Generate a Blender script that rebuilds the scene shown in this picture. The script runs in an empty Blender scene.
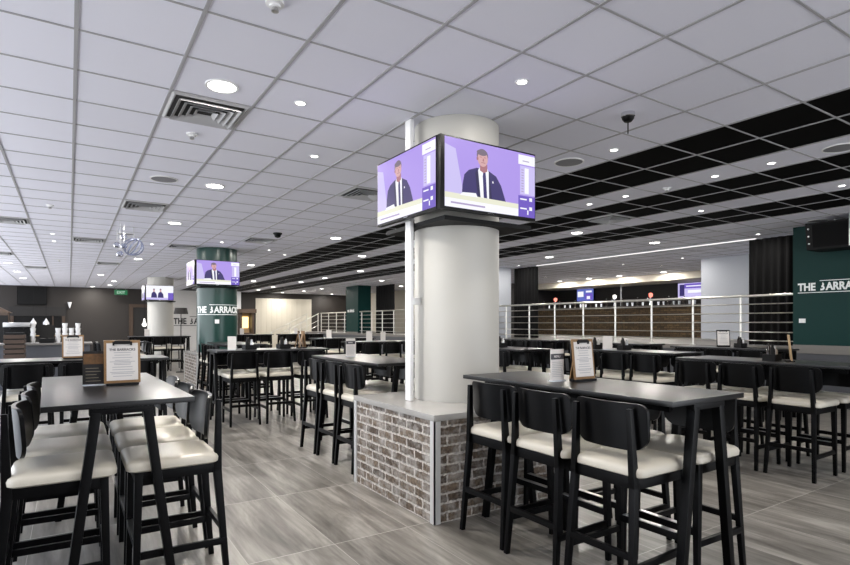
import bpy, bmesh, math, random
from mathutils import Vector, Matrix
random.seed(7)
PI = math.pi
COL = bpy.context.scene.collection
EYE, CEIL = 1.439, 3.17
FPX, CX, VY, TH = 544.0, 414.5, 323.5, 0.5653
SN, CS = math.sin(TH), math.cos(TH)

# ------------------------------------------------------------------ materials
def lin(c):
    c = c / 255.0
    return c / 12.92 if c <= 0.04045 else ((c + 0.055) / 1.055) ** 2.4
def rgb(r, g, b): return (lin(r), lin(g), lin(b), 1.0)

def new_mat(name):
    m = bpy.data.materials.new(name); m.use_nodes = True
    nt = m.node_tree
    return m, nt, nt.nodes['Principled BSDF']

def mat(name, col, rough=0.5, metal=0.0, vary=0.06, scale=6.0, bump=0.0, bscale=60.0, spec=0.5, coat=0.0):
    m, nt, b = new_mat(name)
    b.inputs['Roughness'].default_value = rough
    b.inputs['Metallic'].default_value = metal
    b.inputs['Specular IOR Level'].default_value = spec
    b.inputs['Coat Weight'].default_value = coat
    tc = nt.nodes.new('ShaderNodeTexCoord')
    nz = nt.nodes.new('ShaderNodeTexNoise'); nz.inputs['Scale'].default_value = scale; nz.inputs['Detail'].default_value = 4
    nt.links.new(tc.outputs['Object'], nz.inputs['Vector'])
    mx = nt.nodes.new('ShaderNodeMix'); mx.data_type = 'RGBA'
    mx.inputs['A'].default_value = tuple(c * (1 - vary) for c in col[:3]) + (1,)
    mx.inputs['B'].default_value = tuple(min(1, c * (1 + vary)) for c in col[:3]) + (1,)
    nt.links.new(nz.outputs['Fac'], mx.inputs['Factor'])
    nt.links.new(mx.outputs['Result'], b.inputs['Base Color'])
    if bump:
        n2 = nt.nodes.new('ShaderNodeTexNoise'); n2.inputs['Scale'].default_value = bscale
        nt.links.new(tc.outputs['Object'], n2.inputs['Vector'])
        bp = nt.nodes.new('ShaderNodeBump'); bp.inputs['Strength'].default_value = bump; bp.inputs['Distance'].default_value = 0.01
        nt.links.new(n2.outputs['Fac'], bp.inputs['Height'])
        nt.links.new(bp.outputs['Normal'], b.inputs['Normal'])
    return m

def emit(name, col, strength):
    m, nt, b = new_mat(name)
    b.inputs['Base Color'].default_value = (0.02, 0.02, 0.02, 1)
    b.inputs['Emission Color'].default_value = col
    b.inputs['Emission Strength'].default_value = strength
    b.inputs['Roughness'].default_value = 0.3; b.inputs['Specular IOR Level'].default_value = 0.12
    return m

M = {}
M['black_wood'] = mat('black_stained_wood', rgb(2, 2, 3), 0.40, vary=0.25, scale=14, spec=0.13)
M['black_panel'] = mat('black_lacquered_ply', rgb(2, 2, 3), 0.32, vary=0.2, scale=8, spec=0.2)
M['cream'] = mat('cream_leatherette', rgb(194, 188, 174), 0.33, vary=0.05, scale=5, bump=0.08, bscale=120)
M['table'] = mat('dark_laminate', rgb(11, 11, 12), 0.30, vary=0.12, scale=9, spec=0.36)
M['edge'] = mat('laminate_edge', rgb(50, 54, 64), 0.3, spec=0.7)
M['steel'] = mat('brushed_steel', rgb(190, 190, 190), 0.3, 1.0, vary=0.05, scale=30)
M['rail'] = mat('rail_steel', rgb(205, 203, 196), 0.28, 1.0, vary=0.04)
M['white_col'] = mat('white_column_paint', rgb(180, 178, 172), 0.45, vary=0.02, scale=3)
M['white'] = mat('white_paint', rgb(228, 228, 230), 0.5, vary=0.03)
M['white_plastic'] = mat('white_plastic', rgb(232, 232, 232), 0.35, vary=0.02)
M['green'] = mat('dark_green_paint', rgb(14, 50, 48), 0.5, vary=0.05, scale=2.5, spec=0.15)
M['green_col'] = mat('glossy_green_paint', rgb(14, 54, 48), 0.28, vary=0.05, scale=2.5)
M['brown_wall'] = mat('brown_wall_paint', rgb(36, 31, 28), 0.6, vary=0.08, scale=2)
M['dark_wall'] = mat('dark_wall_paint', rgb(26, 24, 23), 0.6, vary=0.08, scale=2)
M['grey_wall'] = mat('pale_grey_wallpaper', rgb(182, 186, 194), 0.6, vary=0.05, scale=30, bump=0.1, bscale=25)
M['cream_wall'] = mat('cream_wall_paint', rgb(196, 190, 176), 0.6, vary=0.03)
M['stone_white'] = mat('white_stone_wall', rgb(196, 194, 192), 0.7, vary=0.1, scale=14, bump=0.2, bscale=10)
M['riser'] = mat('grey_riser_panel', rgb(74, 76, 82), 0.45, vary=0.05)
M['nosing'] = mat('platform_edge', rgb(112, 109, 105), 0.5, vary=0.05)
M['carpet'] = mat('platform_carpet', rgb(70, 66, 62), 0.9, vary=0.15, scale=40)
M['black_cloth'] = mat('black_velvet', rgb(13, 13, 14), 0.9, vary=0.2, scale=10, spec=0.2)
M['tv_case'] = mat('black_tv_plastic', rgb(5, 5, 6), 0.35, vary=0.1, spec=0.12)
M['dark'] = mat('matt_black', rgb(11, 11, 12), 0.6, vary=0.1, spec=0.25)
M['vent'] = mat('vent_slat_paint', rgb(182, 182, 184), 0.5, vary=0.03)
M['vent_dark'] = mat('vent_cavity_shade', rgb(38, 37, 36), 0.8, vary=0.05)  # shade inside the vents, put into the colour
M['grille'] = mat('speaker_grille', rgb(130, 129, 134), 0.6, vary=0.05, scale=90)
M['slab'] = mat('grey_slab', rgb(160, 158, 154), 0.22, vary=0.08, scale=6, spec=0.6)
M['alu'] = mat('aluminium_trim', rgb(206, 206, 204), 0.42, 0.3, vary=0.05)
M['board'] = mat('wooden_clipboard', rgb(128, 96, 58), 0.55, vary=0.2, scale=20)
M['pale_wood'] = mat('pale_wood', rgb(178, 150, 112), 0.55, vary=0.15, scale=20)
M['wood_brown'] = mat('brown_wood', rgb(64, 48, 36), 0.55, vary=0.2, scale=8)
M['paper'] = mat('paper', rgb(206, 202, 198), 0.6, vary=0.02)
M['ink'] = mat('printed_ink', rgb(60, 60, 66), 0.6, vary=0.05)
M['ink_pale'] = mat('pale_print', rgb(150, 150, 156), 0.6, vary=0.05)
M['photo_food'] = mat('printed_photo', rgb(96, 68, 40), 0.35, vary=0.8, scale=40)
M['flyer'] = mat('black_flyer', rgb(22, 20, 20), 0.3, vary=0.1)
M['flyer_text'] = mat('flyer_text', rgb(120, 112, 98), 0.4, vary=0.05)
M['acrylic'] = mat('clear_acrylic_edge', rgb(200, 206, 214), 0.1, vary=0.02)
M['bottle'] = mat('dark_glass', rgb(36, 30, 26), 0.1, vary=0.2, scale=20)
M['chrome'] = mat('chrome', rgb(215, 216, 220), 0.12, 1.0, vary=0.02)
M['glassware'] = mat('glassware', rgb(190, 196, 205), 0.08, vary=0.04, spec=0.8)
M['sign_white'] = mat('sign_white_letters', rgb(232, 236, 236), 0.4, vary=0.01)
M['sign_black'] = mat('sign_black_letters', rgb(22, 22, 24), 0.5, vary=0.05)
M['shade'] = mat('black_lampshade', rgb(26, 23, 22), 0.8, vary=0.1)
M['lamp'] = emit('downlight_diffuser', (1.0, 0.97, 0.90, 1), 14.0)
M['spot'] = emit('spot_lens', (1.0, 0.98, 0.95, 1), 9.0)
M['strip'] = emit('led_strip', (1.0, 0.98, 0.95, 1), 1.1)
M['exit'] = emit('exit_green', (0.03, 0.42, 0.16, 1), 0.3)
M['exit_w'] = emit('exit_white', (0.7, 1.0, 0.8, 1), 0.5)
M['warm_glow'] = emit('warm_lamp', (1.0, 0.72, 0.30, 1), 2.2)
M['pend_glow'] = emit('pendant_lamp', (1.0, 0.96, 0.9, 1), 2.0)
M['red_glow'] = emit('red_tap_light', (1.0, 0.22, 0.16, 1), 2.0)
# screens
M['s_violet'] = emit('screen_violet', rgb(176, 152, 236), 0.84)
M['s_lilac'] = emit('screen_lilac', rgb(206, 196, 246), 0.84)
M['s_side'] = emit('screen_sidebar', rgb(112, 88, 196), 0.84)
M['s_navy'] = emit('screen_suit', rgb(58, 48, 112), 0.76)
M['s_navy2'] = emit('screen_suit_fold', rgb(42, 36, 84), 0.76)
M['s_skin'] = emit('screen_skin', rgb(214, 168, 170), 0.84)
M['s_skin2'] = emit('screen_skin_deep', rgb(170, 112, 122), 0.84)
M['s_hair'] = emit('screen_hair', rgb(118, 104, 122), 0.84)
M['s_white'] = emit('screen_white', rgb(246, 246, 255), 0.88)
M['s_cream'] = emit('screen_cream', rgb(236, 236, 214), 0.84)
M['s_grey'] = emit('screen_grey', rgb(176, 160, 200), 0.84)
M['s_blue'] = emit('screen_blue', rgb(96, 110, 190), 0.84)

def floor_material():
    m, nt, b = new_mat('grey_wood_look_tile')
    N = nt.nodes.new; L = nt.links.new
    tc = N('ShaderNodeTexCoord'); sep = N('ShaderNodeSeparateXYZ'); L(tc.outputs['Object'], sep.inputs[0])
    def mth(op, a, bb=None, c=None):
        n = N('ShaderNodeMath'); n.operation = op
        for i, v in enumerate((a, bb, c)):
            if v is None: continue
            if isinstance(v, (int, float)): n.inputs[i].default_value = v
            else: L(v, n.inputs[i])
        return n.outputs[0]
    px = mth('DIVIDE', mth('SUBTRACT', sep.outputs['X'], 0.90), 0.56)
    py = mth('DIVIDE', mth('SUBTRACT', sep.outputs['Y'], 2.11), 1.165)
    fx, fy = mth('FLOOR', px), mth('FLOOR', py)
    comb = N('ShaderNodeCombineXYZ'); L(fx, comb.inputs[0]); L(fy, comb.inputs[1])
    wn = N('ShaderNodeTexWhiteNoise'); wn.noise_dimensions = '3D'; L(comb.outputs[0], wn.inputs['Vector'])
    # grain stretched along Y, shifted per tile
    off = mth('MULTIPLY', wn.outputs['Value'], 37.0)
    gx = mth('ADD', mth('MULTIPLY', sep.outputs['X'], 7.0), off)
    gy = mth('ADD', mth('MULTIPLY', sep.outputs['Y'], 1.1), off)
    gv = N('ShaderNodeCombineXYZ'); L(gx, gv.inputs[0]); L(gy, gv.inputs[1])
    n1 = N('ShaderNodeTexNoise'); n1.inputs['Scale'].default_value = 1.0; n1.inputs['Detail'].default_value = 6; n1.inputs['Roughness'].default_value = 0.6
    n1.inputs['Distortion'].default_value = 0.6
    L(gv.outputs[0], n1.inputs['Vector'])
    gv2 = N('ShaderNodeCombineXYZ'); L(mth('MULTIPLY', gx, 5.0), gv2.inputs[0]); L(mth('MULTIPLY', gy, 1.6), gv2.inputs[1])
    n2 = N('ShaderNodeTexNoise'); n2.inputs['Scale'].default_value = 1.0; n2.inputs['Detail'].default_value = 3
    L(gv2.outputs[0], n2.inputs['Vector'])
    f = mth('ADD', mth('MULTIPLY', n1.outputs['Fac'], 0.75), mth('MULTIPLY', n2.outputs['Fac'], 0.25))
    f = mth('ADD', f, mth('MULTIPLY', mth('SUBTRACT', wn.outputs['Value'], 0.5), 0.05))
    cr = N('ShaderNodeValToRGB')
    cr.color_ramp.elements[0].position = 0.34; cr.color_ramp.elements[0].color = rgb(78, 75, 70)
    cr.color_ramp.elements[1].position = 0.66; cr.color_ramp.elements[1].color = rgb(156, 152, 145)
    e = cr.color_ramp.elements.new(0.5); e.color = rgb(118, 114, 108)
    L(f, cr.inputs[0])
    # pale joints
    jx = mth('LESS_THAN', mth('ABSOLUTE', mth('SUBTRACT', mth('FRACT', px), 0.5)), 0.4965)
    jy = mth('LESS_THAN', mth('ABSOLUTE', mth('SUBTRACT', mth('FRACT', py), 0.5)), 0.4975)
    j = mth('MULTIPLY', jx, jy)
    mx = N('ShaderNodeMix'); mx.data_type = 'RGBA'; L(j, mx.inputs['Factor'])
    mx.inputs['A'].default_value = rgb(172, 169, 163); L(cr.outputs[0], mx.inputs['B'])
    L(mx.outputs['Result'], b.inputs['Base Color'])
    r = mth('ADD', mth('MULTIPLY', n1.outputs['Fac'], 0.12), 0.27)
    L(r, b.inputs['Roughness'])
    bp = N('ShaderNodeBump'); bp.inputs['Strength'].default_value = 0.12; bp.inputs['Distance'].default_value = 0.004
    L(f, bp.inputs['Height']); L(bp.outputs['Normal'], b.inputs['Normal'])
    return m

def ceil_material(name, col, rough):
    m, nt, b = new_mat(name)
    N = nt.nodes.new; L = nt.links.new
    tc = N('ShaderNodeTexCoord')
    mp = N('ShaderNodeMapping'); mp.inputs['Location'].default_value = (-0.034 / 0.6, -3.761 / 0.6, 0); mp.inputs['Scale'].default_value = (1 / 0.6, 1 / 0.6, 1)
    L(tc.outputs['Object'], mp.inputs[0])
    fl = N('ShaderNodeVectorMath'); fl.operation = 'FLOOR'; L(mp.outputs[0], fl.inputs[0])
    wn = N('ShaderNodeTexWhiteNoise'); L(fl.outputs[0], wn.inputs['Vector'])
    mx = N('ShaderNodeMix'); mx.data_type = 'RGBA'
    mx.inputs['A'].default_value = tuple(c * 0.95 for c in col[:3]) + (1,); mx.inputs['B'].default_value = col
    L(wn.outputs['Value'], mx.inputs['Factor']); L(mx.outputs['Result'], b.inputs['Base Color'])
    b.inputs['Roughness'].default_value = rough
    b.inputs['Specular IOR Level'].default_value = 0.25 if col[0] > 0.2 else 0.06
    nz = N('ShaderNodeTexNoise'); nz.inputs['Scale'].default_value = 120; L(tc.outputs['Object'], nz.inputs['Vector'])
    bp = N('ShaderNodeBump'); bp.inputs['Strength'].default_value = 0.1; bp.inputs['Distance'].default_value = 0.003
    L(nz.outputs['Fac'], bp.inputs['Height']); L(bp.outputs['Normal'], b.inputs['Normal'])
    return m

def brick_material(name, c1, c2, mortar, msize):
    m, nt, b = new_mat(name)
    N = nt.nodes.new; L = nt.links.new
    uv = N('ShaderNodeTexCoord')
    nz = N('ShaderNodeTexNoise'); nz.inputs['Scale'].default_value = 24; nz.inputs['Detail'].default_value = 4; L(uv.outputs['UV'], nz.inputs['Vector'])
    add = N('ShaderNodeMixRGB'); add.blend_type = 'LINEAR_LIGHT'; add.inputs[0].default_value = 0.012
    L(uv.outputs['UV'], add.inputs[1]); L(nz.outputs['Color'], add.inputs[2])
    br = N('ShaderNodeTexBrick'); L(add.outputs[0], br.inputs['Vector'])
    br.inputs['Color1'].default_value = c1; br.inputs['Color2'].default_value = c2; br.inputs['Mortar'].default_value = mortar
    br.inputs['Scale'].default_value = 1.0
    br.inputs['Brick Width'].default_value = 0.225; br.inputs['Row Height'].default_value = 0.0695
    br.inputs['Mortar Size'].default_value = msize; br.inputs['Mortar Smooth'].default_value = 0.35; br.inputs['Bias'].default_value = -0.1
    n2 = N('ShaderNodeTexNoise'); n2.inputs['Scale'].default_value = 38; n2.inputs['Detail'].default_value = 5; L(uv.outputs['UV'], n2.inputs['Vector'])
    cr = N('ShaderNodeValToRGB'); cr.color_ramp.elements[0].position = 0.35; cr.color_ramp.elements[0].color = (0.45, 0.42, 0.4, 1)
    cr.color_ramp.elements[1].position = 0.7; cr.color_ramp.elements[1].color = (1.35, 1.3, 1.25, 1); L(n2.outputs['Fac'], cr.inputs[0])
    mu = N('ShaderNodeMixRGB'); mu.blend_type = 'MULTIPLY'; mu.inputs[0].default_value = 0.9
    L(br.outputs['Color'], mu.inputs[1]); L(cr.outputs[0], mu.inputs[2]); L(mu.outputs[0], b.inputs['Base Color'])
    n3 = N('ShaderNodeTexNoise'); n3.inputs['Scale'].default_value = 7; n3.inputs['Detail'].default_value = 6; n3.inputs['Roughness'].default_value = 0.7; L(uv.outputs['UV'], n3.inputs['Vector'])
    c3 = N('ShaderNodeValToRGB'); c3.color_ramp.elements[0].position = 0.44; c3.color_ramp.elements[1].position = 0.8; L(n3.outputs['Fac'], c3.inputs[0])
    ww = N('ShaderNodeMixRGB'); L(c3.outputs[0], ww.inputs[0]); L(mu.outputs[0], ww.inputs[1]); ww.inputs[2].default_value = mortar; L(ww.outputs[0], b.inputs['Base Color'])
    b.inputs['Roughness'].default_value = 0.75
    bp = N('ShaderNodeBump'); bp.inputs['Strength'].default_value = 0.6; bp.inputs['Distance'].default_value = 0.008; bp.invert = True
    L(br.outputs['Fac'], bp.inputs['Height']); L(bp.outputs['Normal'], b.inputs['Normal'])
    return m

M['floor'] = floor_material()
M['tile'] = ceil_material('white_ceiling_tile', rgb(231, 231, 242), 0.8)
M['tile_black'] = ceil_material('black_ceiling_tile', rgb(11, 10, 10), 0.8)
M['tee'] = mat('ceiling_tee', rgb(166, 165, 168), 0.5, vary=0.03)
M['brick'] = brick_material('whitewashed_brick', rgb(120, 106, 91), rgb(66, 55, 46), rgb(200, 197, 192), 0.0100)
M['mosaic'] = brick_material('bar_front_cladding', rgb(122, 102, 72), rgb(84, 68, 48), rgb(40, 33, 26), 0.008)

# ------------------------------------------------------------------ mesh builder
class MB:
    def __init__(s):
        s.bm = bmesh.new(); s.uv = s.bm.loops.layers.uv.new('UVMap')
    def face(s, vs, mi=0, uvs=None):
        try: f = s.bm.faces.new(vs)
        except ValueError: return None
        f.material_index = mi; f.smooth = True
        if uvs:
            for l, u in zip(f.loops, uvs): l[s.uv].uv = u
        return f
    def quad(s, pts, mi=0, uvs=None):
        s.face([s.bm.verts.new(p) for p in pts], mi, uvs); return s
    def hexa(s, p, mi=0):   # 8 points: bottom 4 ccw, top 4 ccw
        v = [s.bm.verts.new(q) for q in p]
        for idx in ((3, 2, 1, 0), (4, 5, 6, 7), (0, 1, 5, 4), (1, 2, 6, 5), (2, 3, 7, 6), (3, 0, 4, 7)):
            s.face([v[i] for i in idx], mi)
        return s
    def box(s, x0, x1, y0, y1, z0, z1, mi=0):
        return s.hexa([(x0, y0, z0), (x1, y0, z0), (x1, y1, z0), (x0, y1, z0), (x0, y0, z1), (x1, y0, z1), (x1, y1, z1), (x0, y1, z1)], mi)
    def bar(s, p, q, w0, h0, w1=None, h1=None, mi=0, up=(0, 0, 1)):   # rectangular bar from p to q
        p, q = Vector(p), Vector(q); d = (q - p).normalized(); u = Vector(up)
        if abs(d.dot(u)) > 0.9: u = Vector((1, 0, 0))
        a = d.cross(u).normalized(); c = a.cross(d).normalized()
        w1 = w0 if w1 is None else w1; h1 = h0 if h1 is None else h1
        r = []
        for o, w, h in ((p, w0, h0), (q, w1, h1)):
            r += [o - a * w / 2 - c * h / 2, o + a * w / 2 - c * h / 2, o + a * w / 2 + c * h / 2, o - a * w / 2 + c * h / 2]
        return s.hexa(r, mi)
    def tube(s, p, q, r0, r1=None, n=12, mi=0, caps=True):
        p, q = Vector(p), Vector(q); r1 = r0 if r1 is None else r1
        d = (q - p).normalized(); u = Vector((0, 0, 1)) if abs(d.z) < 0.9 else Vector((1, 0, 0))
        a = d.cross(u).normalized(); c = d.cross(a)
        A = [s.bm.verts.new(p + (a * math.cos(2 * PI * i / n) + c * math.sin(2 * PI * i / n)) * r0) for i in range(n)]
        B = [s.bm.verts.new(q + (a * math.cos(2 * PI * i / n) + c * math.sin(2 * PI * i / n)) * r1) for i in range(n)]
        for i in range(n): s.face([A[i], A[(i + 1) % n], B[(i + 1) % n], B[i]], mi)
        if caps: s.face(A[::-1], mi); s.face(B, mi)
        return s
    def lathe(s, prof, c=(0, 0, 0), n=24, mi=0):
        rings = []
        for r, z in prof:
            if r < 1e-5: rings.append([s.bm.verts.new((c[0], c[1], c[2] + z))])
            else: rings.append([s.bm.verts.new((c[0] + r * math.cos(2 * PI * i / n), c[1] + r * math.sin(2 * PI * i / n), c[2] + z)) for i in range(n)])
        for A, B in zip(rings, rings[1:]):
            for i in range(n):
                j = (i + 1) % n
                if len(A) == 1 and len(B) == 1: continue
                if len(A) == 1: s.face([A[0], B[j], B[i]], mi)
                elif len(B) == 1: s.face([A[i], A[j], B[0]], mi)
                else: s.face([A[i], A[j], B[j], B[i]], mi)
        return s
    def loft(s, w, d, rad, layers, c=(0, 0, 0), mi=0, k=5):   # stacked rounded rectangles (inset, z)
        rings = []
        for ins, z in layers:
            hw, hd = w / 2 - ins, d / 2 - ins; r = max(0.002, min(rad, hw, hd))
            ring = []
            for qx, qy, a0 in ((1, 1, 0), (-1, 1, PI / 2), (-1, -1, PI), (1, -1, 1.5 * PI)):
                for i in range(k + 1):
                    a = a0 + PI / 2 * i / k
                    ring.append(s.bm.verts.new((c[0] + qx * (hw - r) + r * math.cos(a), c[1] + qy * (hd - r) + r * math.sin(a), c[2] + z)))
            rings.append(ring)
        for A, B in zip(rings, rings[1:]):
            n = len(A)
            for i in range(n): s.face([A[i], A[(i + 1) % n], B[(i + 1) % n], B[i]], mi)
        s.face(rings[0][::-1], mi); s.face(rings[-1], mi)
        return s
    def add(s, geo, mtx, mi=0):   # geo = (verts, faces)
        v = [s.bm.verts.new(mtx @ Vector(p)) if not callable(mtx) else s.bm.verts.new(mtx(p)) for p in geo[0]]
        for f in geo[1]: s.face([v[i] for i in f], mi)
        return s
    def build(s, name, mats, parent=None, bevel=0.0, smooth=35):
        if bevel:
            bmesh.ops.bevel(s.bm, geom=[e for e in s.bm.edges], offset=bevel, segments=2, affect='EDGES', profile=0.7, clamp_overlap=True)
            for f in s.bm.faces: f.smooth = True
        me = bpy.data.meshes.new(name)
        s.bm.to_mesh(me); s.bm.free()
        for m in (mats if isinstance(mats, (list, tuple)) else [mats]): me.materials.append(M[m] if isinstance(m, str) else m)
        me.set_sharp_from_angle(angle=math.radians(smooth))
        o = bpy.data.objects.new(name, me); COL.objects.link(o)
        if parent: o.parent = parent
        return o

def tag(o, label=None, cat=None, group=None, kind=None):
    if label: o['label'] = label
    if cat: o['category'] = cat
    if group: o['group'] = group
    if kind: o['kind'] = kind
    return o
def empty(name, loc, label, cat, rz=0.0, group=None):
    o = bpy.data.objects.new(name, None); COL.objects.link(o)
    o.location = loc; o.rotation_euler = (0, 0, rz); o.empty_display_size = 0.1
    return tag(o, label, cat, group)
CHILDREN = {}
def copy_tree(o, parent=None):
    c = o.copy(); COL.objects.link(c)
    if parent: c.parent = parent
    for ch in list(o.children): copy_tree(ch, c)
    return c
def put(proto, used, loc, rz, label, group=None):
    o = proto if not used else copy_tree(proto)
    o.location = loc; o.rotation_euler = (0, 0, rz); o['label'] = label
    if group: o['group'] = group
    elif 'group' in o: del o['group']
    return o
def struct(name, mb, mats, **k): return tag(mb.build(name, mats, **k), kind='structure')

def text_geo(txt, size, off=0.0, extrude=0.0, cut_b=False):
    cu = bpy.data.curves.new('lettering', 'FONT'); cu.body = txt; cu.size = size; cu.offset = off; cu.extrude = extrude
    cu.resolution_u = 4
    o = bpy.data.objects.new('lettering', cu); COL.objects.link(o)
    dg = bpy.context.evaluated_depsgraph_get()
    me = bpy.data.meshes.new_from_object(o.evaluated_get(dg))
    g = ([tuple(v.co) for v in me.vertices], [tuple(p.vertices) for p in me.polygons])
    bpy.data.objects.remove(o); bpy.data.curves.remove(cu); bpy.data.meshes.remove(me)
    return g
def span(g): xs = [v[0] for v in g[0]]; return min(xs), max(xs)
def logo_geo(cap, extrude):
    """THE BARRACKS with a stencil B (stem cut away) and thin rules above and below; origin at left, baseline z=0 -> (x, y)."""
    verts, faces = [], []
    size = cap / 0.70
    x = 0.0
    for word in ('THE', ' ', 'B', 'ARRACKS'):
        if word == ' ': x += cap * 0.34; continue
        g = text_geo(word, size, size * 0.034, extrude); g = ([(p[0] * 0.80, p[1], p[2]) for p in g[0]], g[1])
        a, b = span(g)
        if word == 'B':
            bm = bmesh.new(); vv = [bm.verts.new(p) for p in g[0]]
            for f in g[1]:
                try: bm.faces.new([vv[i] for i in f])
                except ValueError: pass
            bmesh.ops.remove_doubles(bm, verts=bm.verts, dist=1e-5)
            bmesh.ops.bisect_plane(bm, geom=bm.verts[:] + bm.edges[:] + bm.faces[:], plane_co=(a + (b - a) * 0.2, 0, 0), plane_no=(-1, 0.25, 0), clear_outer=True)
            bm.verts.index_update()
            g = ([tuple(v.co) for v in bm.verts], [tuple(v.index for v in f.verts) for f in bm.faces]); bm.free()
        base = len(verts)
        verts += [(p[0] - a + x, p[1], p[2]) for p in g[0]]
        faces += [tuple(i + base for i in f) for f in g[1]]
        x += (b - a) + cap * 0.11
    w = x
    n = 36
    for y0, xa, xb in ((cap * 1.22, w * 0.31, w), (-cap * 0.34, 0, w * 0.97)):
        for i in range(n):
            base = len(verts); a = xa + (xb - xa) * i / n; b = xa + (xb - xa) * (i + 1) / n
            verts += [(a, y0, extrude), (b, y0, extrude), (b, y0 + cap * 0.09, extrude), (a, y0 + cap * 0.09, extrude)]
            faces.append((base, base + 1, base + 2, base + 3))
    return (verts, faces), w

def ray(u): 
    t = (u - CX) / FPX
    return t * CS + SN, CS - t * SN
def on_ceiling(u, v):
    d = FPX * (CEIL - EYE) / (VY - v); a, b = ray(u)
    return a * d, b * d

# ------------------------------------------------------------------ room shell
X0, X1, Y0, Y1 = -4.2, 19.0, -5.0, 30.5
struct('floor', MB().quad([(X0, Y0, 0), (X1 + 0.2, Y0, 0), (X1 + 0.2, Y1 + 2, 0), (X0, Y1 + 2, 0)]), 'floor')
c = MB()
GX, GY, T = 0.034, 3.761, 0.6
xs = [GX + T * i for i in range(-7, 33)]
ys = [GY + T * j for j in range(-15, 47)]
BLACK = {8, 9, 11, 12, 14, 15}
for i in range(-7, 32):
    a = GX + T * i
    c.quad([(a, ys[0], CEIL), (a, ys[-1], CEIL), (a + T, ys[-1], CEIL), (a + T, ys[0], CEIL)], 1 if i in BLACK else 0)
for x in xs: c.box(x - 0.011, x + 0.011, ys[0], ys[-1], CEIL - 0.006, CEIL - 0.0005, 2)
for y in ys: c.box(xs[0], xs[-1], y - 0.0075, y + 0.0075, CEIL - 0.005, CEIL - 0.0006, 2)
struct('ceiling', c, ['tile', 'tile_black', 'tee'])
# far wall: brown part, white part, dark part
PF = 1.0     # raised platform level
struct('wall_far', MB().box(X0, 4.2, Y1, Y1 + 0.2, 0, CEIL), 'brown_wall')
struct('wall_far_white', MB().box(4.2, 7.7, Y1, Y1 + 0.2, 0, CEIL), 'stone_white')
struct('wall_far_dark', MB().box(7.7, X1, Y1, Y1 + 0.2, 0, CEIL), 'brown_wall')
struct('wall_bar_back', MB().box(X1 - 0.1, X1 + 0.2, 4.0, Y1, 0, CEIL), 'dark_wall')
struct('near_light_block', MB().box(X0 - 0.2, 2.0, Y0 - 0.2, Y0, 0, CEIL), 'white')  # unseen wall added to hold back daylight from behind
struct('left_light_block', MB().box(X0 - 0.2, X0, Y0, 0.5, 0, CEIL), 'white')  # unseen wall added to dim the near left of the ceiling
struct('right_light_block', MB().box(11.7, 11.9, Y0, 4.0, 0, CEIL), 'dark_wall')  # unseen dark wall added to block daylight on the right
struct('wall_pale', MB().box(14.3, X1, 4.0, 8.2, PF, CEIL), 'grey_wall')
struct('wall_bar_side', MB().box(12.4, X1 - 0.1, 17.5, 17.7, PF, CEIL), 'dark_wall')
struct('wall_bulkhead', MB().box(17.3, X1 - 0.1, 8.2, 17.5, 2.93, CEIL - 0.007), 'cream_wall')
struct('wall_cream', MB().box(14.6, X1, 17.7, Y1, PF, CEIL), 'cream_wall')
struct('platform_floor', MB().box(11.0, X1, 3.0, 26.6, 0.0, PF - 0.09).box(10.98, X1, 3.0, 26.62, PF - 0.09, PF - 0.005, 1), ['riser', 'nosing'])
struct('trim_1', MB().box(11.74, 11.765, 5.6, 11.75, CEIL - 0.022, CEIL - 0.007), 'strip')

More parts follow.
